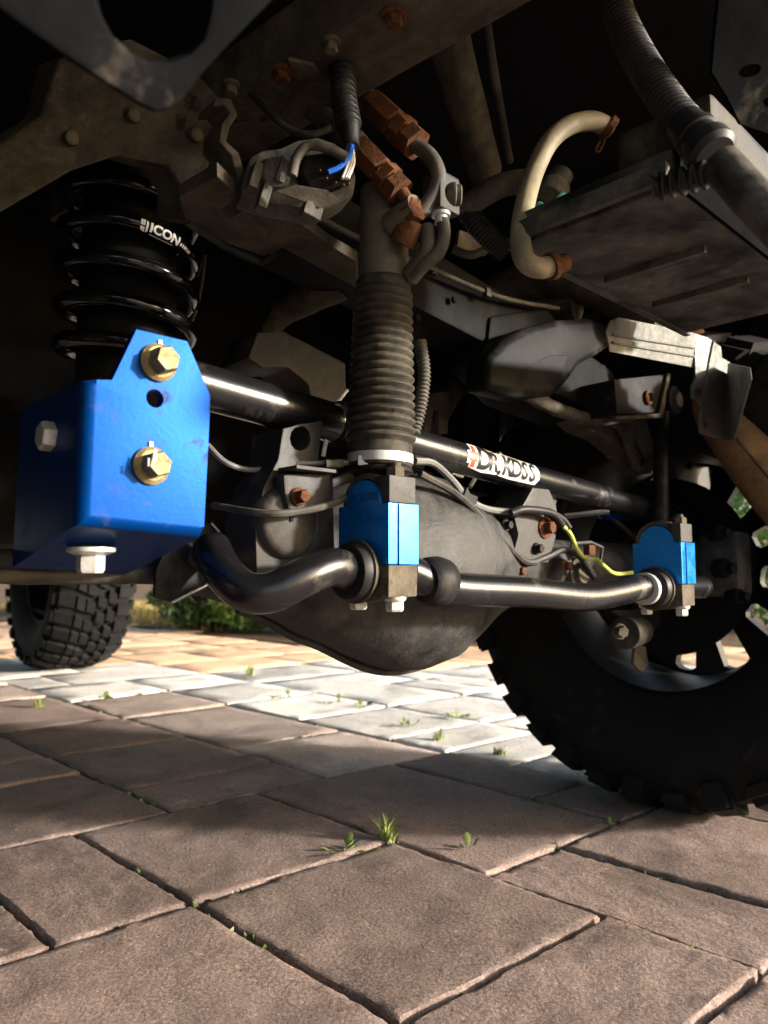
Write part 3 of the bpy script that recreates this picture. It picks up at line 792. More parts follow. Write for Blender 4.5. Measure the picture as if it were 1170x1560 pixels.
# head of the cylinder with fittings
b = B(); b.lathe(PY(600, 345, .665), (PY(632, 318, .645) - PY(600, 345, .665)), [(0, .014), (.018, .0135), (.020, .012), (.032, .012)], 20); b.build('port_boss', tubealu, cyl, rough=.0008)
b = B(); d_ = (PY(634, 317, .642) - PY(600, 345, .665)).normalized(); b.lathe(PY(622, 328, .650), d_, [(0, .0115), (.012, .0115), (.0135, .0095)], 6); b.build('banjo_bolt', rust, cyl)
b = B(); b.lathe(PY(612, 372, .66), (PY(628, 335, .652) - PY(612, 372, .66)), [(0, .012), (.012, .013), (.022, .011)], 16); b.build('rusty_neck', rust, cyl, rough=.001)

def fitting(u0, v0, u1, v1, Y0, Y1, r, name, label):
    p0, p1 = PY(u0, v0, Y0), PY(u1, v1, Y1); d = (p1 - p0); L_ = d.length
    b = B(); b.lathe(p0, d, [(0, r), (L_ * .50, r * 1.02), (L_ * .52, r * .85), (L_ * .58, r * .85), (L_ * .59, r * 1.05)], 6, ph=.2)
    b.lathe(p0 + d * .58, d, [(0, r * 1.05), (L_ * .17, r * 1.05), (L_ * .18, r * .8), (L_ * .23, r * .8)], 6, ph=.5)
    b.lathe(p0 + d * .80, d, [(0, r * 1.06), (L_ * .19, r * 1.06)], 6, ph=.2)
    return part(b, name, rust, label, smooth=25, rough=.0005, rs=150)
fitting(568, 158, 636, 222, .68, .66, .0145, 'hose_fitting', 'rusty hydraulic hose fitting, upper of the two')
fitting(548, 226, 612, 294, .66, .65, .0135, 'hose_fitting', 'rusty hydraulic hose fitting, lower of the two')
def hose(pts, r, m, name, label, seg=12): b = B(); b.tube(pts, r, seg); return part(b, name, m, label)
hose([PY(402, 112, .70), PY(470, 160, .69), PY(530, 205, .67), PY(552, 230, .66)], .0115, hosegrey, 'hydraulic_hose', 'grey hydraulic hose rising left from the lower rusty fitting')
hose([PY(480, 95, .72), PY(530, 130, .70), PY(572, 163, .68)], .0115, hosegrey, 'hydraulic_hose', 'grey hydraulic hose rising left from the upper rusty fitting')
hose([PY(632, 220, .66), PY(655, 238, .655), PY(668, 265, .65), PY(664, 290, .65), PY(648, 315, .65), PY(640, 325, .65)], .0072, hosegrey, 'steel_pipe', 'bent grey pipe from upper fitting to cylinder head')
hose([PY(612, 293, .65), PY(622, 308, .65), PY(630, 318, .65)], .0065, rust, 'steel_pipe', 'short rusty pipe from lower fitting to cylinder head')
b = B(); b.box(PY(672, 300, .66), .014, .012, .018, bev=.004); vb = part(b, 'valve_block', frame_m, 'grey valve block with round cap beside cylinder head')
b = B(); b.lathe(PY(680, 297, .655), (PY(704, 297, .655) - PY(680, 297, .655)), [(0, .009), (.005, .011), (.008, .011), (.009, .009), (.013, .0095), (.014, .0075)], 18); b.build('cap', hosegrey, vb)
b = B(); b.lathe(PY(672, 325, .65), -UV, [(0, .0085), (.003, .0085), (.0035, .006), (.010, .006)], 14); b.build('nut', zinc, vb)
hose([PY(674, 335, .65), PY(676, 360, .65), PY(668, 385, .65), PY(648, 402, .655), PY(628, 425, .67)], .0062, hosegrey, 'rubber_hose', 'grey hose looping down beside the cylinder, outer one')
hose([PY(650, 345, .655), PY(652, 380, .655), PY(640, 400, .66), PY(625, 415, .67)], .0075, hosegrey, 'rubber_hose', 'grey hose looping down beside the cylinder, inner one')
b = B(); b.corr([PY(640, 520, .72), PY(646, 570, .72), PY(640, 620, .72), PY(630, 660, .72)], .0062, .004, .0007, 12); part(b, 'wire_conduit', hosegrey, 'thin ribbed grey conduit hanging right of the boot')

# blue sway-bar mounts ------------------------------------------------
def mount(c0, label):
    """c0: lower corner of the block nearest the camera; block grows along +R and +F"""
    H = .0535
    def q(f, z, r=0): return c0 + FV * f + UV * z + RV * r
    prof = [q(0, 0), q(.067, 0), q(.067, H)]
    arch = [q(.034 - .0235 * math.cos(math.pi - a), H + .0225 * math.sin(a)) for a in [math.pi * k / 14 for k in range(15)]]
    prof = [q(0, 0), q(0, H), q(.008, H)] + [q(.034 - .0235 * math.cos(math.pi * k / 14), H + .0225 * math.sin(math.pi * k / 14)) for k in range(15)] + [q(.064, H), q(.067, H), q(.067, 0)]
    b = B(); b.prism(prof, RV * .037, bev=.0012)
    sp = part(b, 'sway_bar_spacer', anod, label, smooth=30)
    b = B()
    for r0, r1 in ((.0115, .0355),):
        b.prism([q(-.0016, .0003, r0), q(-.0016, .0003, r1), q(-.0016, H - .0004, r1), q(-.0016, H - .0004, r0)], FV * .0015, bev=.0004)
    b.build('raised_rib', anod, sp)
    b = B()
    ro = [q(.034 - .030 * math.cos(math.pi * k / 16), H + .0005 + .0285 * math.sin(math.pi * k / 16), .003) for k in range(17)]
    ri = [q(.034 - .0242 * math.cos(math.pi * k / 16), H + .0005 + .0232 * math.sin(math.pi * k / 16), .003) for k in range(16, -1, -1)]
    b.prism(ro + ri, RV * .030, bev=.0008); b.build('strap', mud_m, sp)
    b = B(); b.box(q(.0105, H + .0125, .0185), .0165, .0095, .012, bev=.0015); b.build('strap_ear', frame_m, sp)
    b = B(); b.lathe(q(.010, H + .0245, .018), UV, [(0, .009), (.007, .009), (.009, .007)], 6); b.lathe(q(.010, H + .031, .018), UV, [(0, .005), (.006, .005)], 12); b.build('stud_nut', mud_m, sp)
    # lower saddle
    low = [q(.0008, -.0005, .001), q(.0008, -.028, .001)] + [q(.034 - .026 * math.cos(math.pi * k / 10), -.026 - .007 * math.sin(math.pi * k / 10), .001) for k in range(11)] + [q(.0662, -.028, .001), q(.0662, -.0005, .001)]
    b = B(); b.prism(low, RV * .035, bev=.001); b.build('saddle', mud_m, sp, rough=.0005)
    mc = q(.036, -.006, .0185)
    b = B(); b.lathe(mc - RV * .036, RV, [(0, .021), (.001, .0245), (.006, .0265), (.012, .0265), (.060, .0265), (.066, .025), (.070, .02)], 36); b.build('bushing', blackrub, sp)
    b = B(); b.lathe(mc - RV * .026, RV, [(0, .0262), (.0002, .0285), (.0028, .0285), (.003, .0262)], 36); b.build('bushing_ring', mud_m, sp)
    for ff in (.010, .058):
        bolt(sp, q(ff, -.028, .017), -UV, .0082, .013, zinc, 1.25)
    return sp, mc
cL = PY(592, 860, .635); cR = PY(1040, 890, .945)
spL, mL = mount(cL, 'large blue aluminium sway bar mount under the ribbed boot')
spR, mR = mount(cR, 'smaller looking blue aluminium sway bar mount near the right wheel')
# faint engraving on the left mount's flat side
for txt, size, dz in (('DR.KDSS', .0105, .060),):
    t = text_mesh(txt, size, .0002)
    for v in t.verts: v.co = cL - RV * .0004 - FV * (v.co.x - .034) + UV * (dz + v.co.y)
    b = B(); b.bm.free(); b.bm = t; b.build('engraving', engr, spL, smooth=0)

# sway bar ------------------------------------------------------------
fl = (mL - O).dot(FV); fr = (mR - O).dot(FV)
def pb(u, v, k): return PF(u, v, fl + (fr - fl) * k)
BR = .0165
pts = [PY(322, 835, .64), PY(338, 868, .615), PY(372, 900, .60), PY(415, 902, .60), PY(462, 880, .61), PY(505, 864, .63), mL - RV * .03, mL, mL + RV * .04, pb(662, 890, .2) , pb(700, 897, .3), pb(800, 902, .5), pb(885, 910, .7), pb(930, 905, .8), pb(975, 895, .92), mR - RV * .03, mR + RV * .03, mR + RV * .12]
b = B(); b.tube(pts, BR, 22, 7)
bar = part(b, 'sway_bar', gloss, 'glossy black bent sway bar passing through both blue mounts', smooth=60)
b = B(); b.lathe(pb(652, 886, .18), RV, [(-.006, .019), (0, .0235), (.012, .0245), (.022, .0225), (.026, .018)], 28); b.build('stop_collar', satin, bar)
b = B(); b.lathe(mR - RV * .052, RV, [(0, .0168), (.001, .0205), (.008, .0205), (.009, .0168)], 28); b.build('stop_collar', zinc, bar)

# coil spring ---------------------------------------------------------
Ys = .80; sc_ = PY(192, 560, Ys); st_z = PY(192, 215, Ys).z
turns = 6.2; RS = .069; wr = .0088
hp = lambda t: sc_ + Vector((RS * math.cos(t * 2 * math.pi - 1.2), RS * math.sin(t * 2 * math.pi - 1.2), (st_z - sc_.z) * (1 - t / turns)))
b = B(); b.tube([hp(turns * k / 150) for k in range(151)], wr, 14, 1)
spring = part(b, 'coil_spring', spring_m, 'glossy black coil spring above the blue bracket', smooth=60)
b = B(); b.lathe(sc_ + UV * (-.06), UV, [(0, .052), (.12, .052), (.2, .05), (.34, .05)], 24); b.build('dark_core', deep, spring)  # black core added to darken the gaps between the coils
# printed mark on one coil
best = min((k / 400 * turns for k in range(400) if hp(k / 400 * turns).y < sc_.y - .02), key=lambda t: (hp(t) - PY(248, 340, hp(t).y)).length)
def coil_pt(x, y, lift):
    t = best + x / (2 * math.pi * RS); p = hp(t); tg = (hp(t + .002) - hp(t - .002)).normalized()
    n_ = (CP - p); n_ = (n_ - tg * n_.dot(tg)).normalized(); m_ = n_.cross(tg)
    if m_.z < 0: m_ = -m_
    a = y / wr - .1
    return p + (n_ * math.cos(a) + m_ * math.sin(a)) * (wr + lift)
def coil_patch(bm_, name, m, lift=.0005):
    for k in range(5):
        bmesh.ops.bisect_plane(bm_, geom=list(bm_.verts) + list(bm_.edges) + list(bm_.faces), plane_co=(0, -.005 + .01 * k / 4, 0), plane_no=(0, 1, 0))
    for v in bm_.verts: v.co = coil_pt(v.co.x, v.co.y, lift)
    b = B(); b.bm.free(); b.bm = bm_; b.build(name, m, spring, smooth=0)
t = text_mesh('ICON', .0125, .0005); bmesh.ops.translate(t, vec=(.002, .001, 0), verts=t.verts); coil_patch(t, 'lettering', stick_w)
t = bmesh.new()
for k in range(6):
    x0 = .0195 + k * .0028; t.faces.new([t.verts.new((x, y, 0)) for x, y in ((x0, -.001), (x0 + .002, -.001), (x0 + .002, .002), (x0, .002))])
coil_patch(t, 'small_print', stick_w)
t = bmesh.new(); t.faces.new([t.verts.new((x, y, 0)) for x, y in ((-.013, -.0068), (.014, -.0068), (.014, -.0053), (-.013, -.0053))]); coil_patch(t, 'underline', stick_w)
t = bmesh.new()
for pg in ([(-.0225, .007), (-.0185, .007), (-.0185, .0015), (-.0225, .0015)], [(-.0175, .007), (-.0155, .0055), (-.0155, -.004), (-.0175, -.0055)], [(-.0225, .0), (-.0185, .0), (-.0185, -.006), (-.0225, -.003)]):
    t.faces.new([t.verts.new((x, y, 0)) for x, y in pg])
coil_patch(t, 'emblem', stick_w)

# frame and brackets ------------------------------------------------------
b = B(); beam(b, PF(395, 318, .115), PF(800, 535, .135), .075, .088, bev=.008)
xm = part(b, 'cross_member', beam_m, 'dark steel cross member running right from behind the cylinder', rough=.0012, rs=30)
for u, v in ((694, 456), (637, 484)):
    b = B(); b.lathe(PF(u, v, .0795), -FV, [(-.004, .0046), (.0005, .0046), (.0007, .001)], 14); b.build('drain_hole_disc', deep, xm)  # flush dark disc painted for the shade inside a drain hole
b = B(); b.prism(pxF([(742, 545), (748, 480), (836, 468), (872, 520), (936, 566), (944, 622), (884, 640), (800, 606)], .085), FV * .075, bev=.008)
jn = part(b, 'frame_gusset', beam_m, 'dusty steel gusset where the cross member meets the frame', rough=.0015, rs=35)
b = B(); b.tube([PF(748, 578, .07), PF(800, 600, .06), PF(870, 632, .055), PF(930, 640, .05), PF(1000, 628, .05)], [.008, .010, .011, .008, .004], 12); b.build('weld_bead', mud_m, jn, rough=.002, rs=60)
b = B(); b.prism(pxF([(838, 556), (876, 540), (924, 556), (934, 606), (906, 624), (846, 600)], .058), FV * .03, bev=.005); b.build('stiffener', beam_m, jn)
b = B(); b.prism(pxF([(742, 592), (744, 545), (772, 515), (808, 497), (850, 486), (900, 483), (928, 494), (938, 510), (934, 526), (912, 541), (884, 556), (864, 584), (846, 602), (796, 606)], .035), FV * .04, bev=.011)
sa = part(b, 'bump_stop_arm', arm_m, 'smooth black hook shaped arm reaching right from the cross member', smooth=70)
b = B(); b.prism(pxF([(786, 590), (800, 560), (838, 540), (868, 540), (852, 580), (836, 596)], .0342), FV * .01, bev=.003); b.build('web', arm_m, sa)

# heat shield
n1 = (-FV + UV * -.25).normalized(); hp1 = PY(990, 525, .93)
hs1 = pxN([(924, 505), (930, 488), (944, 484), (1058, 507), (1062, 522), (1056, 560), (930, 536)], hp1, n1)
b = B(); b.prism(hs1, -n1 * .0025, bev=.0008)
hs = part(b, 'heat_shield', shield, 'silver bent heat shield beside the plastic canister', rough=.0006, rs=60)
for y0, y1 in ((510, 532), (522, 545)):
    b = B(); b.tube([PN(932, y0, hp1, n1) + n1 * .001, PN(1057, y1 - 2, hp1, n1) + n1 * .001], .0016, 8, 1); b.build('pressed_rib', shield, hs)
n2 = (-FV - RV * .15 - UV * .1).normalized(); hp2 = PN(1059, 530, hp1, n1)
hs2 = pxN([(1058, 508), (1078, 514), (1098, 528), (1100, 545), (1112, 552), (1108, 600), (1098, 668), (1066, 660), (1068, 612), (1054, 606), (1054, 588), (1060, 575)], hp2, n2)
hA = circ(PN(1062, 598, hp2, n2), RV, UV, .005, 12); hB = circ(PN(1074, 647, hp2, n2), RV, UV, .006, 12)
b = B(); b.prism(hs2, -n2 * .0025, [hB], bev=0); b.build('side_wing', shield, hs, rough=.0005, rs=60)
b = B(); b.tube([PN(u, v, hp2, n2) + n2 * .001 for u, v in ((1086, 520), (1078, 560), (1074, 595))], .0018, 8, 3); b.build('pressed_rib', shield, hs)
n3 = (-FV * .6 - RV * .75).normalized(); n3 = (-FV * .92 + RV * .45).normalized(); hp3 = PN(1110, 580, hp2, n2)
b = B(); b.prism(pxN([(1112, 553), (1144, 560), (1146, 578), (1120, 671), (1098, 668)], hp3, n3), -n3 * .0025, bev=.0006); b.build('side_wing', shield, hs, rough=.0005)
b = B(); b.lathe(PN(1061, 598, hp2, n2) + n2 * .002, n2, [(0, .0065), (.003, .0065), (.0035, .004)], 6); b.build('bolt', rust, hs)
b = B(); b.lathe(PN(1074, 647, hp2, n2) + n2 * .0006, n2, [(-.006, .0055), (0, .0055)], 14); b.build('grommet', rust, hs)

# link hanger, link and strut bracket on the right
b = B(); b.prism(pxF([(936, 578), (1016, 570), (1006, 628), (940, 632)], -.0), FV * .06, bev=.002)
hg = part(b, 'link_hanger', satin, 'black folded hanger carrying the sway bar link')
b = B(); b.prism(pxF([(938, 634), (1004, 630), (1018, 568), (1022, 570), (1010, 636), (940, 639)], -.006), FV * .004); b.build('rusty_lip', mud_m, hg)
b = B(); b.lathe(PF(986, 606, -.001), -FV, [(0, .0115), (.004, .011), (.006, .008), (.001, .006)], 18); b.build('bolt', rust, hg)
lp = PF(1016, 612, .004)
b = B(); b.lathe(lp - FV * .016, FV, [(0, .014), (.001, .023), (.010, .0245), (.024, .0245), (.033, .022), (.034, .013)], 28)
b.tube([PF(1010, 630, .004), PF(1006, 700, .0), PF(1007, 800, -.004)], .0115, 16, 1)
lk = part(b, 'sway_bar_link', satin, 'upright black sway bar link with round rubber eye')
b = B(); b.lathe(lp - FV * .022, FV, [(0, .012), (.04, .012)], 18); b.build('eye_bushing', mud_m, lk)
f6 = .07
b = B()
hole = pxF([(1036, 672), (1062, 648), (1058, 690), (1052, 716), (1046, 714)], f6)
b.prism(pxF([(1014, 640), (1030, 655), (1048, 640), (1066, 628), (1078, 650), (1082, 700), (1088, 760), (1100, 778), (1096, 800), (1078, 806), (1056, 792), (1030, 760), (1016, 700)], f6), FV * .006, [hole], bev=0)
sb = part(b, 'strut_bracket', frame_m, 'grey V-shaped bracket with eye beside the right wheel', rough=.0006)
b = B(); b.tube([PF(1078, 650, f6 - .002), PF(1084, 710, f6 - .003), PF(1090, 765, f6 - .002)], .006, 10); b.build('rolled_edge', mud_m, sb, rough=.0008)
b = B(); b.tube([PF(1018, 690, f6), PF(1034, 740, f6), PF(1058, 785, f6)], .004, 10); b.build('rolled_edge', frame_m, sb)
b = B(); eye = circ(PF(1088, 786, f6 - .004), RV, UV, .014, 24); b.prism(eye, FV * .016, [circ(PF(1088, 786, f6 - .004), RV, UV, .0085, 20)]); b.build('eye', rust, sb)
b = B(); b.prism(pxF([(1018, 765), (1044, 774), (1062, 800), (1040, 808), (1010, 806)], .04), FV * .03, bev=.004); b.build('foot', rust, sb)
b = B(); b.prism(pxF([(876, 638), (930, 628), (1004, 634), (1026, 650), (1012, 690), (992, 722), (972, 716), (952, 690), (925, 668), (896, 655)], .075), FV * .04, bev=.004); ba = part(b, 'rusty_brace', mud_m, 'mud brown ragged brace below the link hanger', rough=.003, rs=45)
b = B(); b.tube([PF(920, 640, .068), PF(945, 655, .066), PF(958, 685, .066), PF(972, 714, .068), PF(984, 700, .068), PF(970, 672, .068)], [.006, .007, .006, .007, .005, .003], 10); b.build('rust_flange', mud_m, ba, rough=.002, rs=90)

# exhaust tail pipe
b = B(); b.tube([PY(1000, 450, 1.30), PY(1052, 550, 1.26), PY(1112, 650, 1.2), PY(1178, 742, 1.12), PY(1260, 830, 1.04)], .042, 30)
ex = part(b, 'exhaust_pipe', copper, 'bronze coloured exhaust pipe behind the heat shield', smooth=70)
b = B(); b.tube([PY(1085, 622, 1.175), PY(1122, 668, 1.135), PY(1180, 738, 1.07)], .0022, 8); b.build('weld_seam', mud_m, ex)
b = B(); b.tube([PY(742, 455, 1.25), PY(800, 430, 1.2), PY(880, 432, 1.15), PY(960, 462, 1.12), PY(1010, 480, 1.1)], .03, 24); part(b, 'exhaust_pipe', mud_m, 'brown exhaust pipe curving under the canister', smooth=70, rough=.001)
b = B(); b.tube([PY(700, 540, 1.3), PY(800, 480, 1.22), PY(880, 468, 1.16)], .022, 20); part(b, 'exhaust_pipe', mud_m, 'thin brown pipe behind the bump stop arm', smooth=70)
b = B(); b.tube([PY(620, 700, 1.15), PY(680, 590, 1.2), PY(740, 520, 1.25)], .03, 20); part(b, 'brake_pipe_guard', dusty, 'brown pipe in the dark right of the boot', smooth=70)
b = B(); b.prism(pxF([(652, 600), (684, 596), (682, 660), (668, 662), (668, 625), (660, 625), (655, 662), (645, 660)], .2), FV * .006); part(b, 'hanger_plate', mud_m, 'small forked brown plate in the dark right of the boot')
# left dark side parts behind the boot
b = B(); b.prism(pxF([(378, 545), (392, 505), (430, 502), (528, 552), (528, 600), (508, 640), (480, 640), (470, 585), (440, 560), (400, 560)], .16), FV * .06, bev=.004); part(b, 'shock_tower', dusty, 'dusty curved bracket behind the black rod', rough=.001)
b = B(); b.tube([PY(410, 505, .95), PY(432, 478, .93), PY(470, 455, .90), PY(520, 430, .88)], [.012, .015, .02, .022], 16); part(b, 'brake_hose_guard', mud_m, 'brown tapered pipe below the left end of the cross member', rough=.0015)

# left frame rail and brackets overhead
b = B(); beam(b, LW(-.27, .42, .885), LW(-.185, -.36, .885), .075, .06, bev=.006)
rail = part(b, 'frame_rail', mud_m, 'mud caked frame rail crossing the top of the picture', rough=.002, rs=25)
b = B(); b.prism([PY(u, v, .62) for u, v in ((330, 148), (352, 150), (362, 175), (350, 195), (345, 215), (364, 232), (372, 262), (372, 290), (390, 312), (378, 316), (362, 296), (360, 262), (352, 236), (334, 215), (338, 190), (350, 172), (342, 160), (325, 162))], FV * .03, bev=.001)
part(b, 'wavy_bracket', mud_m, 'wavy edged brown bracket left of the sensor block', rough=.0006)
zt = .735
b = B(); b.prism([PZ(u, v, zt) for u, v in ((272, 300), (330, 268), (380, 315), (450, 335), (500, 372), (545, 400), (545, 440), (430, 378), (405, 392), (345, 372), (282, 335))], UV * .012, bev=.002)
part(b, 'frame_plate', mud_m, 'muddy flat plate under the sensor block', rough=.0015, rs=40)
b = B(); b.tube([PZ(282, 335, zt), PZ(340, 372, zt), PZ(392, 396, zt), PZ(416, 388, zt)], .0045, 10); part(b, 'plate_lip', frame_m, 'grey folded lip of the muddy plate', rough=.0015, rs=60)
b = B(); b.prism([PY(u, v, .66) for u, v in ((-60, 345), (0, 322), (108, 262), (180, 236), (250, 250), (275, 290), (270, 335), (290, 345), (320, 250), (345, 160), (300, 110), (200, 60), (90, 90), (60, 180), (0, 215), (-60, 240))], FV * .05 + UV * .02, bev=.004)
part(b, 'spring_tower', mud_m, 'brown rusty spring tower above the coil spring', rough=.005, rs=14)
b = B(); b.lathe(PY(186, 205, .80), -UV, [(0, .075), (.012, .078), (.02, .06), (.03, .05)], 32); part(b, 'spring_seat', dusty)

# sensor block and wiring
bc = PY(470, 275, .62); sx = (RV * .8 + UV * -.22 - FV * .2).normalized(); sy = (FV + RV * .3); sy = (sy - sx * sy.dot(sx)).normalized(); sz = sx.cross(sy)
b = B(); b.prism([PY(u, v, .60) for u, v in ((366, 296), (370, 262), (380, 238), (402, 226), (430, 224), (452, 211), (486, 208), (512, 216), (536, 240), (545, 268), (541, 296), (520, 310), (488, 322), (455, 316), (412, 308))], FV * .03 + RV * .012, bev=.006)
sn = part(b, 'sensor_block', plastic, 'dusty black sensor block with torn wiring', rough=.0014, rs=70)
b = B(); b.prism([PY(u, v, .594) for u, v in ((404, 240), (440, 232), (446, 262), (440, 286), (410, 284), (400, 262))], FV * .016, bev=.003); b.build('housing', plastic, sn)
b = B(); b.prism([PY(u, v, .592) for u, v in ((462, 236), (500, 230), (526, 250), (536, 280), (505, 292), (470, 284), (458, 262))], FV * .010, bev=.003); b.build('socket', deep, sn)
b = B(); b.tube([PY(445, 268, .585), PY(452, 240, .585), PY(470, 222, .585), PY(500, 226, .585), PY(528, 240, .588)], .0042, 10); b.build('rim', hosegrey, sn)
b = B(); b.prism([PY(u, v, .583) for u, v in ((420, 292), (455, 282), (500, 290), (520, 305), (488, 318), (470, 310))], FV * .004 + UV * .002, bev=.001); b.build('cover', mud_m, sn)
b = B(); b.box(PY(474, 324, .588), .008, .006, .006, (sx, sy, sz), .002); b.build('latch', plastic, sn)
for k, (u, v) in enumerate(((388, 270), (402, 300), (428, 262))):
    b = B(); b.box(PY(u, v, .598), .004, .006, .012, (sx, sy, sz), .0015); b.build('rib', plastic, sn)
for k, (u, v) in enumerate(((484, 262), (494, 274), (508, 280), (520, 284), (528, 282))):
    b = B(); b.lathe(PY(u, v, .592), -FV, [(0, .0011), (.004, .0009)], 8); b.build('terminal', rust, sn)
b = B(); b.corr([PY(512, 60, .62), PY(522, 110, .62), PY(524, 150, .615), PY(532, 195, .61)], .0105, .0062, .0012, 16); lm = part(b, 'wire_loom', blackrub, 'black corrugated wire loom hanging down to the sensor block')
b = B(); b.tube([PY(532, 192, .61), PY(534, 215, .608), PY(537, 225, .605)], [.009, .0075, .006], 12); b.build('sleeve_end', blackrub, lm)
b = B(); b.tube([PY(536, 222, .598), PY(532, 238, .594), PY(518, 254, .59), PY(500, 262, .588)], .0022, 8); b.build('blue_wire', wire_b, lm)
for du in (0, 5, 8):
    b = B(); b.tube([PY(535 + du * .2, 225, .599), PY(531 + du, 248, .594), PY(522 + du, 272, .588)], .0014, 8); b.build('white_wire', wire_w, lm)

# pipes overhead
b = B(); b.tube([PY(650, -70, .70), PY(692, 90, .80), PY(738, 260, .98)], .0235, 24); part(b, 'overhead_pipe', mud_m, 'thick brown pipe running up out of the picture', smooth=70, rough=.001)
b = B(); b.tube([PY(728, -50, .74), PY(752, 110, .86), PY(776, 245, 1.0)], .006, 12); part(b, 'overhead_rod', mud_m, 'thin rusty rod beside the thick brown pipe')

# charcoal canister and hoses
b = B(); b.box(LW(.085, -.225, .718), .175, .074, .016, bev=.004); b.box(LW(.15, -.22, .80), .09, .05, .065, bev=.008)
can = part(b, 'charcoal_canister', plastic, 'dusty black plastic canister box at upper right', rough=.0006)
b = B(); b.box(LW(.085, -.3015, .722), .172, .0018, .021, bev=.0006); b.build('mounting_strap', plain, can)
for r0 in (.03, .13):
    b = B(); b.box(LW(r0, -.222, .7005), .003, .05, .005, bev=.0012); b.build('bottom_rib', plastic, can)
b = B(); b.box(LW(.085, -.150, .706), .180, .004, .006, bev=.001); b.build('edge_lip', plastic, can)
b = B(); b.box(LW(-.094, -.225, .714), .004, .072, .008, bev=.002); b.build('edge_lip', plastic, can)
b = B(); b.corr([PY(925, -60, .62), PY(942, 20, .61), PY(975, 90, .585), PY(1020, 160, .55), PY(1045, 190, .535)], .0125, .0052, .0012, 20); ch = part(b, 'breather_hose', blackrub, 'black corrugated breather hose coming down to the canister')
pE = PY(1042, 188, .535); pG = PY(1112, 262, .50); dE = pG - pE
b = B(); b.lathe(pE, dE, [(0, .0135), (.015, .0145), (.016, .0162), (.022, .0162), (.023, .0145), (.033, .0155), (.034, .0178), (.044, .0178), (.048, .014)], 28); b.build('cuff', blackrub, ch)
b = B(); b.tube([PY(1100, 250, .505), PY(1130, 285, .49), PY(1165, 322, .475), PY(1215, 372, .46)], .0135, 20); b.build('elbow', plastic, ch)
b = B(); b.corr([PY(992, 288, .535), PY(1020, 281, .53), PY(1055, 272, .52), PY(1090, 262, .51)], .0088, .0075, .0017, 18); b.build('barbed_spigot', blackrub, ch)
b = B(); b.tube([PY(928, 196, .72), PY(905, 185, .71), PY(870, 190, .70), PY(838, 215, .69), PY(815, 260, .685), PY(800, 310, .66), PY(793, 360, .64), PY(799, 395, .63), PY(820, 408, .63), PY(848, 403, .635)], .0094, 18, 8)
th = part(b, 'vapour_hose', hosetan, 'pale tan curved rubber hose in front of the canister', smooth=70)
b = B(); d_ = PY(936, 205, .72) - PY(918, 188, .715); b.lathe(PY(922, 190, .717), d_, [(0, .0112), (.001, .0122), (.007, .0122), (.008, .0112)], 20); b.tube([PY(914, 215, .71), PY(908, 228, .71), PY(914, 230, .71), PY(922, 212, .71)], .0012, 6); b.build('spring_clip', rust, th)
b = B(); b.lathe(PY(836, 407, .632), (PY(850, 403, .636) - PY(836, 407, .632)), [(0, .0112), (.001, .012), (.006, .012), (.007, .008), (.02, .008)], 18); b.build('spring_clip', rust, th)
b = B(); b.tube([PY(706, 318, .78), PY(740, 295, .76), PY(772, 280, .75), PY(815, 275, .74)], .0125, 16); hj = part(b, 'rubber_hose', hosegrey, 'grey hose elbow left of the tan hose')
b = B(); b.corr([PY(712, 322, .78), PY(735, 352, .78), PY(772, 385, .79)], .012, .0035, .0006, 14); b.build('ribbed_sleeve', blackrub, hj)
b = B(); b.lathe(PY(838, 300, .715), (PY(858, 262, .72) - PY(838, 300, .715)), [(0, .014), (.004, .0155), (.014, .0155), (.018, .012), (.03, .012)], 22); vl = part(b, 'purge_valve', plastic, 'small black purge valve with teal collar')
b = B(); b.tube([PY(820, 312, .705), PY(832, 316, .70), PY(848, 308, .70), PY(858, 296, .705)], .0035, 10); b.build('teal_collar', teal_p, vl)
b = B(); b.lathe(PY(1058, 308, .60), -FV, [(0, .006), (.004, .006), (.0045, .003)], 12); b.build('plug', deep, can)
# perforated plate at the top right
b = B()
pq = PY(1130, 100, .55); pn = (-FV * .7 - UV * .55 - RV * .3).normalized()
b.prism(pxN([(1098, -40), (1090, 60), (1085, 110), (1110, 150), (1130, 190), (1180, 205), (1260, 200), (1260, -40)], pq, pn), -pn * .004, [[PN(1142 + 16 * math.cos(k * .449), 109 - 3 * math.cos(k * .449) + 10 * math.sin(k * .449), pq, pn) for k in range(14)], [PN(1172 + 9 * math.cos(k * .449), 156 + 7 * math.sin(k * .449), pq, pn) for k in range(14)]])
part(b, 'hole_plate', plain, 'dark grey plate with oval holes at the top right corner', rough=.0012, rs=30)

# blurred tow bracket close to the lens
q0 = PY(220, 60, .30); qn = (-FV * .8 - UV * .5).normalized()
b = B()
ho = [(142, -90), (148, -20), (158, 20), (176, 55), (205, 82), (232, 93), (262, 93), (292, 80), (312, 58), (322, 20), (328, -30), (332, -90)]
ou = [(470, -90), (430, -10), (390, 30), (350, 72), (310, 115), (285, 148), (262, 168), (240, 172), (215, 160), (160, 125), (100, 86), (40, 44), (-20, 0), (-90, -50)]
b.prism(pxN(ou + [(-90, -90)] + ho, q0, qn), -qn * .012, bev=.004)
part(b, 'tow_bracket', plain, 'blurred dark bracket with arched opening close to the lens')

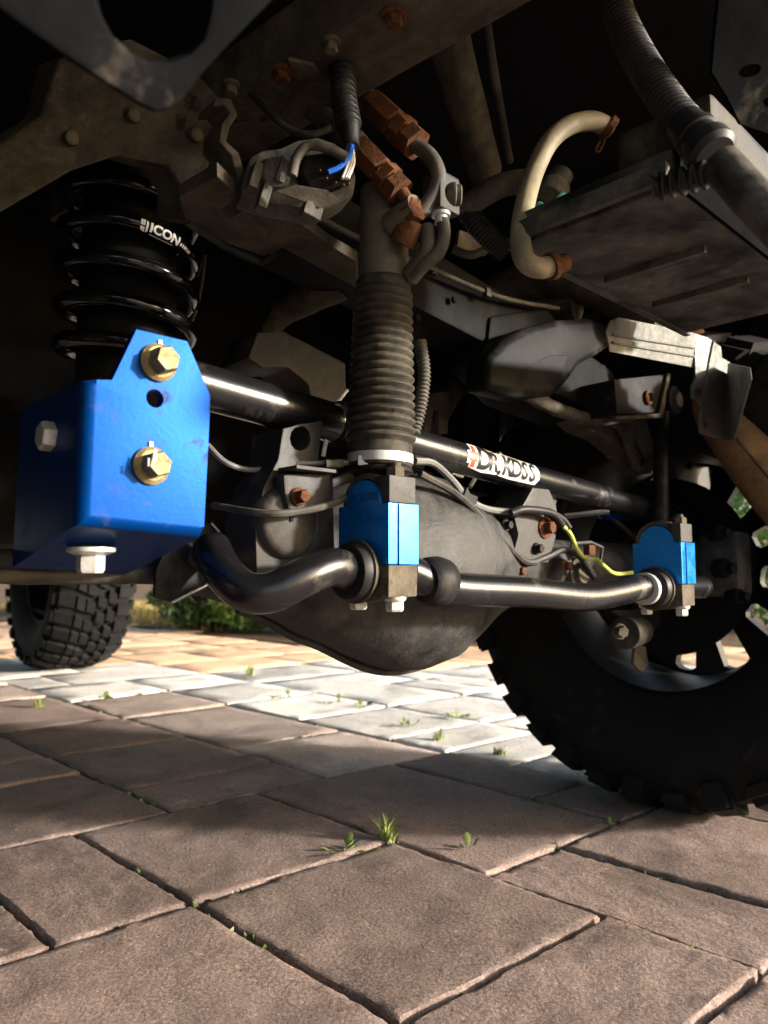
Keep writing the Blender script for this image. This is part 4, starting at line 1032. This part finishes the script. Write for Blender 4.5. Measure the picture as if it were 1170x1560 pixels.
# parts on the axle between diff and right wheel ---------------------------
fx = .012
b = B(); b.prism(pxF([(784, 790), (800, 765), (812, 742), (838, 745), (848, 770), (852, 800), (842, 838), (836, 858), (812, 858), (784, 840), (790, 815)], fx), FV * .05, bev=.003)
kb = part(b, 'panhard_axle_bracket', frame_m, 'dark bracket on the axle below the sticker rod', rough=.0008)
bolt(kb, PF(830, 804, fx), -FV, .0085, .013, rust, 1.7)
bolt(kb, PF(816, 836, fx), -FV, .006, .01, satin, 1.3)
b = B(); b.prism(pxF([(806, 745), (812, 720), (822, 738), (836, 738), (848, 720), (852, 748), (846, 770), (808, 768)], fx + .02), FV * .004); b.build('forked_tab', mud_m, kb)
b = B(); b.tube([PF(778, 782, fx - .01), PF(800, 776, fx - .015), PF(840, 782, fx - .015), PF(856, 800, fx - .012)], .005, 10); b.build('rubber_strap', blackrub, kb)
cable('breather_pipe', [PF(632, 702, .02), PF(660, 706, .02), PF(690, 733, .012), PF(712, 760, .01), PF(740, 775, .01), PF(775, 780, .015)], .0042, wire_g, 'grey breather pipe following the top of the axle housing')
b = B(); b.prism(pxF([(712, 742), (716, 752), (728, 757), (726, 768), (716, 770), (706, 758)], .004), FV * .004); part(b, 'pipe_clip', satin, 'small black clip on the grey breather pipe')
cable('brake_pipe', [PF(640, 722, .01), PF(700, 757, .004), PF(760, 818, .008), PF(800, 856, .012), PF(830, 850, .012), PF(860, 838, .012), PF(885, 850, .02), PF(905, 880, .03)], .0045, frame_m, 'dirty brake pipe running down the right of the housing')
cable('sensor_wire', [PF(850, 795, -.0), PF(868, 812, -.0), PF(880, 838, -.0), PF(892, 850, -.0), PF(908, 852, -.0)], .0028, wire_y, 'yellow green wire left of the right blue mount, upper run')
cable('sensor_wire', [PF(908, 850, -.0), PF(920, 862, -.0), PF(938, 874, -.0), PF(968, 872, -.0)], .0028, wire_y, 'yellow green wire reaching the right blue mount, lower run')
cable('sensor_wire', [PF(835, 780, .01), PF(855, 792, .005), PF(866, 806, .0)], .006, blackrub, 'black sleeve where the yellow wire leaves')
b = B(); b.tube([PF(868, 840, .02), PF(872, 828, .02), PF(900, 826, .02), PF(918, 834, .02), PF(914, 858, .02)], .0022, 8, 1); ck = part(b, 'wire_clip', hosegrey, 'thin bent wire clip round the yellow wire')
b = B(); b.box(PF(898, 838, .02), .008, .005, .007, bev=.001); b.build('rusty_block', rust, ck)
b = B(); b.lathe(PF(872, 872, .05), -FV, [(0, .024), (.012, .022), (.013, .016), (.02, .015)], 24); part(b, 'pipe_boss', mud_m, 'muddy round boss above the sway bar')
b = B(); b.prism(pxF([(690, 722), (700, 700), (712, 712), (706, 728)], .12), FV * .004); part(b, 'white_tag', wire_w, 'small white tag under the sticker')
cable('vent_tube', [PF(716, 742, .12), PF(728, 722, .12)], .003, wire_w, 'short white tube under the sticker')
b = B(); b.lathe(PY(918, 776, 1.14), (PY(985, 776, 1.22) - PY(918, 776, 1.14)), [(0, .012), (.004, .0165), (.07, .0165)], 24); part(b, 'shock_body', bluep, 'blue shock body glimpsed behind the panhard rod')
cable('shock_rod', [PY(858, 786, 1.0), PY(926, 780, 1.04)], .004, gloss, 'bright thin rod left of the blue shock body')

# brake caliper and lower shock bracket at the right wheel
cc = LW(.60, FA - .10, AZ + .02)
b = B(); b.box(PY(1105, 860, 1.12), .028, .030, .048, bev=.012)
cal = part(b, 'brake_caliper', frame_m, 'dusty dark brake caliper inside the right wheel', rough=.002, rs=40)
for (u, v, s) in ((1084, 812, .012), (1092, 866, .014), (1112, 908, .013)):
    b = B(); b.lathe(PY(u, v, 1.10), -FV - RV * .3, [(0, s), (.014, s), (.018, s * .8), (.020, s * .5), (.03, s * .5)], 16); b.build('slide_pin', plain, cal)
b = B(); b.lathe(LW(.60, FA, AZ), RV, [(0, .042), (.02, .05), (.03, .075), (.045, .08), (.05, .06), (.06, .05)], 36); b.build('hub_flange', dusty, cal)
b = B(); b.lathe(LW(.655, FA, AZ), RV, [(0, .05), (.002, .158), (.006, .158), (.007, .05)], 48); b.build('backing_plate', deep, cal)
b = B(); b.lathe(PF(950, 965, -.0), (RV + FV * .1), [(0, .012), (.002, .023), (.03, .024), (.032, .018), (.044, .02), (.06, .02)], 26)
lsb = part(b, 'lower_shock_eye', dusty, 'dark round shock eye with bolt below the right blue mount')
bolt(lsb, PF(943, 962, -.02), -FV - RV * .7, .0085, .014, mud_m, 1.3)
b = B(); b.prism(pxF([(968, 985), (984, 985), (988, 1012), (978, 1024), (966, 1012)], .02), FV * .006, bev=.001); b.build('tab', mud_m, lsb)
b = B(); b.prism(pxF([(930, 930), (1005, 925), (1010, 950), (985, 975), (960, 950)], .03), FV * .03, bev=.004); b.build('bracket', satin, lsb)

# fasteners, lines and tabs that crowd the underbody ------------------------
for k, (u, v) in enumerate(((352, 128), (430, 108), (505, 62), (600, 22))):
    p = PZ(u, v, .855); bolt(rail, p, -UV, .0075 if k % 2 else .006, .010, rust if k % 2 else mud_m, 1.4)
b = B(); b.prism([PZ(u, v, .852) for u, v in ((440, 92), (478, 100), (500, 128), (470, 130), (446, 118))], UV * .004, bev=.001); b.build('welded_tab', mud_m, rail, rough=.0008)
hose([PY(380, 140, .66), PY(430, 190, .655), PY(470, 205, .65), PY(505, 195, .65)], .0032, frame_m, 'brake_pipe', 'thin dark pipe passing above the sensor block')
hose([PF(430, 300, .07), PF(540, 360, .07), PF(640, 402, .07), PF(760, 452, .075), PF(850, 470, .08)], .0035, hosegrey, 'brake_pipe', 'dirty brake pipe clipped along the cross member')
for u, v in ((660, 412), (742, 446)):
    b = B(); b.box(PF(u, v, .072), .005, .004, .006, bev=.001); part(b, 'pipe_clip', blackrub, 'small black clip holding the brake pipe, ' + ('left' if u < 700 else 'right') + ' one')
bolt(xm, PF(780, 540, .075), -FV, .007, .010, rust, 1.4)
bolt(jn, PF(900, 600, .055), -FV, .006, .009, mud_m, 1.4)
for u, v in ((110, 210), (205, 175), (300, 205)):
    p = PY(u, v, .655); b = B(); b.lathe(p, -FV - UV * .4, [(-.01, .0065), (.001, .006), (.0025, .004), (.0027, .001)], 14); part(b, 'spot_weld', mud_m)
hose([PY(300, 420, .85), PY(312, 390, .84), PY(306, 440, .84), PY(296, 480, .83), PY(285, 505, .82)], .002, hosegrey, 'sensor_wire', 'thin wire hanging right of the coil spring')
hose([PY(860, 330, .72), PY(900, 300, .72), PY(945, 290, .71), PY(962, 270, .71)], .0045, blackrub, 'vacuum_line', 'thin black line behind the canister edge')
hose([PY(690, 380, .85), PY(720, 388, .85), PY(760, 372, .86), PY(800, 380, .86)], .005, hosegrey, 'vacuum_line', 'dim grey line above the cross member')
b = B(); b.prism(pxF([(700, 350), (735, 362), (742, 388), (716, 392), (696, 376)], .10), FV * .006, bev=.001); part(b, 'line_bracket', mud_m, 'small brown bracket above the cross member', rough=.0008)
hose([PF(1010, 560, .10), PF(1030, 600, .10), PF(1046, 640, .10), PF(1040, 690, .11)], .004, hosegrey, 'brake_pipe', 'dirty pipe behind the link hanger')
hose([PF(860, 745, .05), PF(905, 770, .05), PF(945, 800, .05), PF(985, 830, .05), PF(1060, 850, .05)], .0045, blackrub, 'brake_hose', 'black brake hose dropping to the right wheel')
for k, (u, v) in enumerate(((770, 800), (790, 870), (860, 862))):
    bolt(axle, PF(u, v, .02), -FV, .0055, .009, rust if k else satin, 1.5)
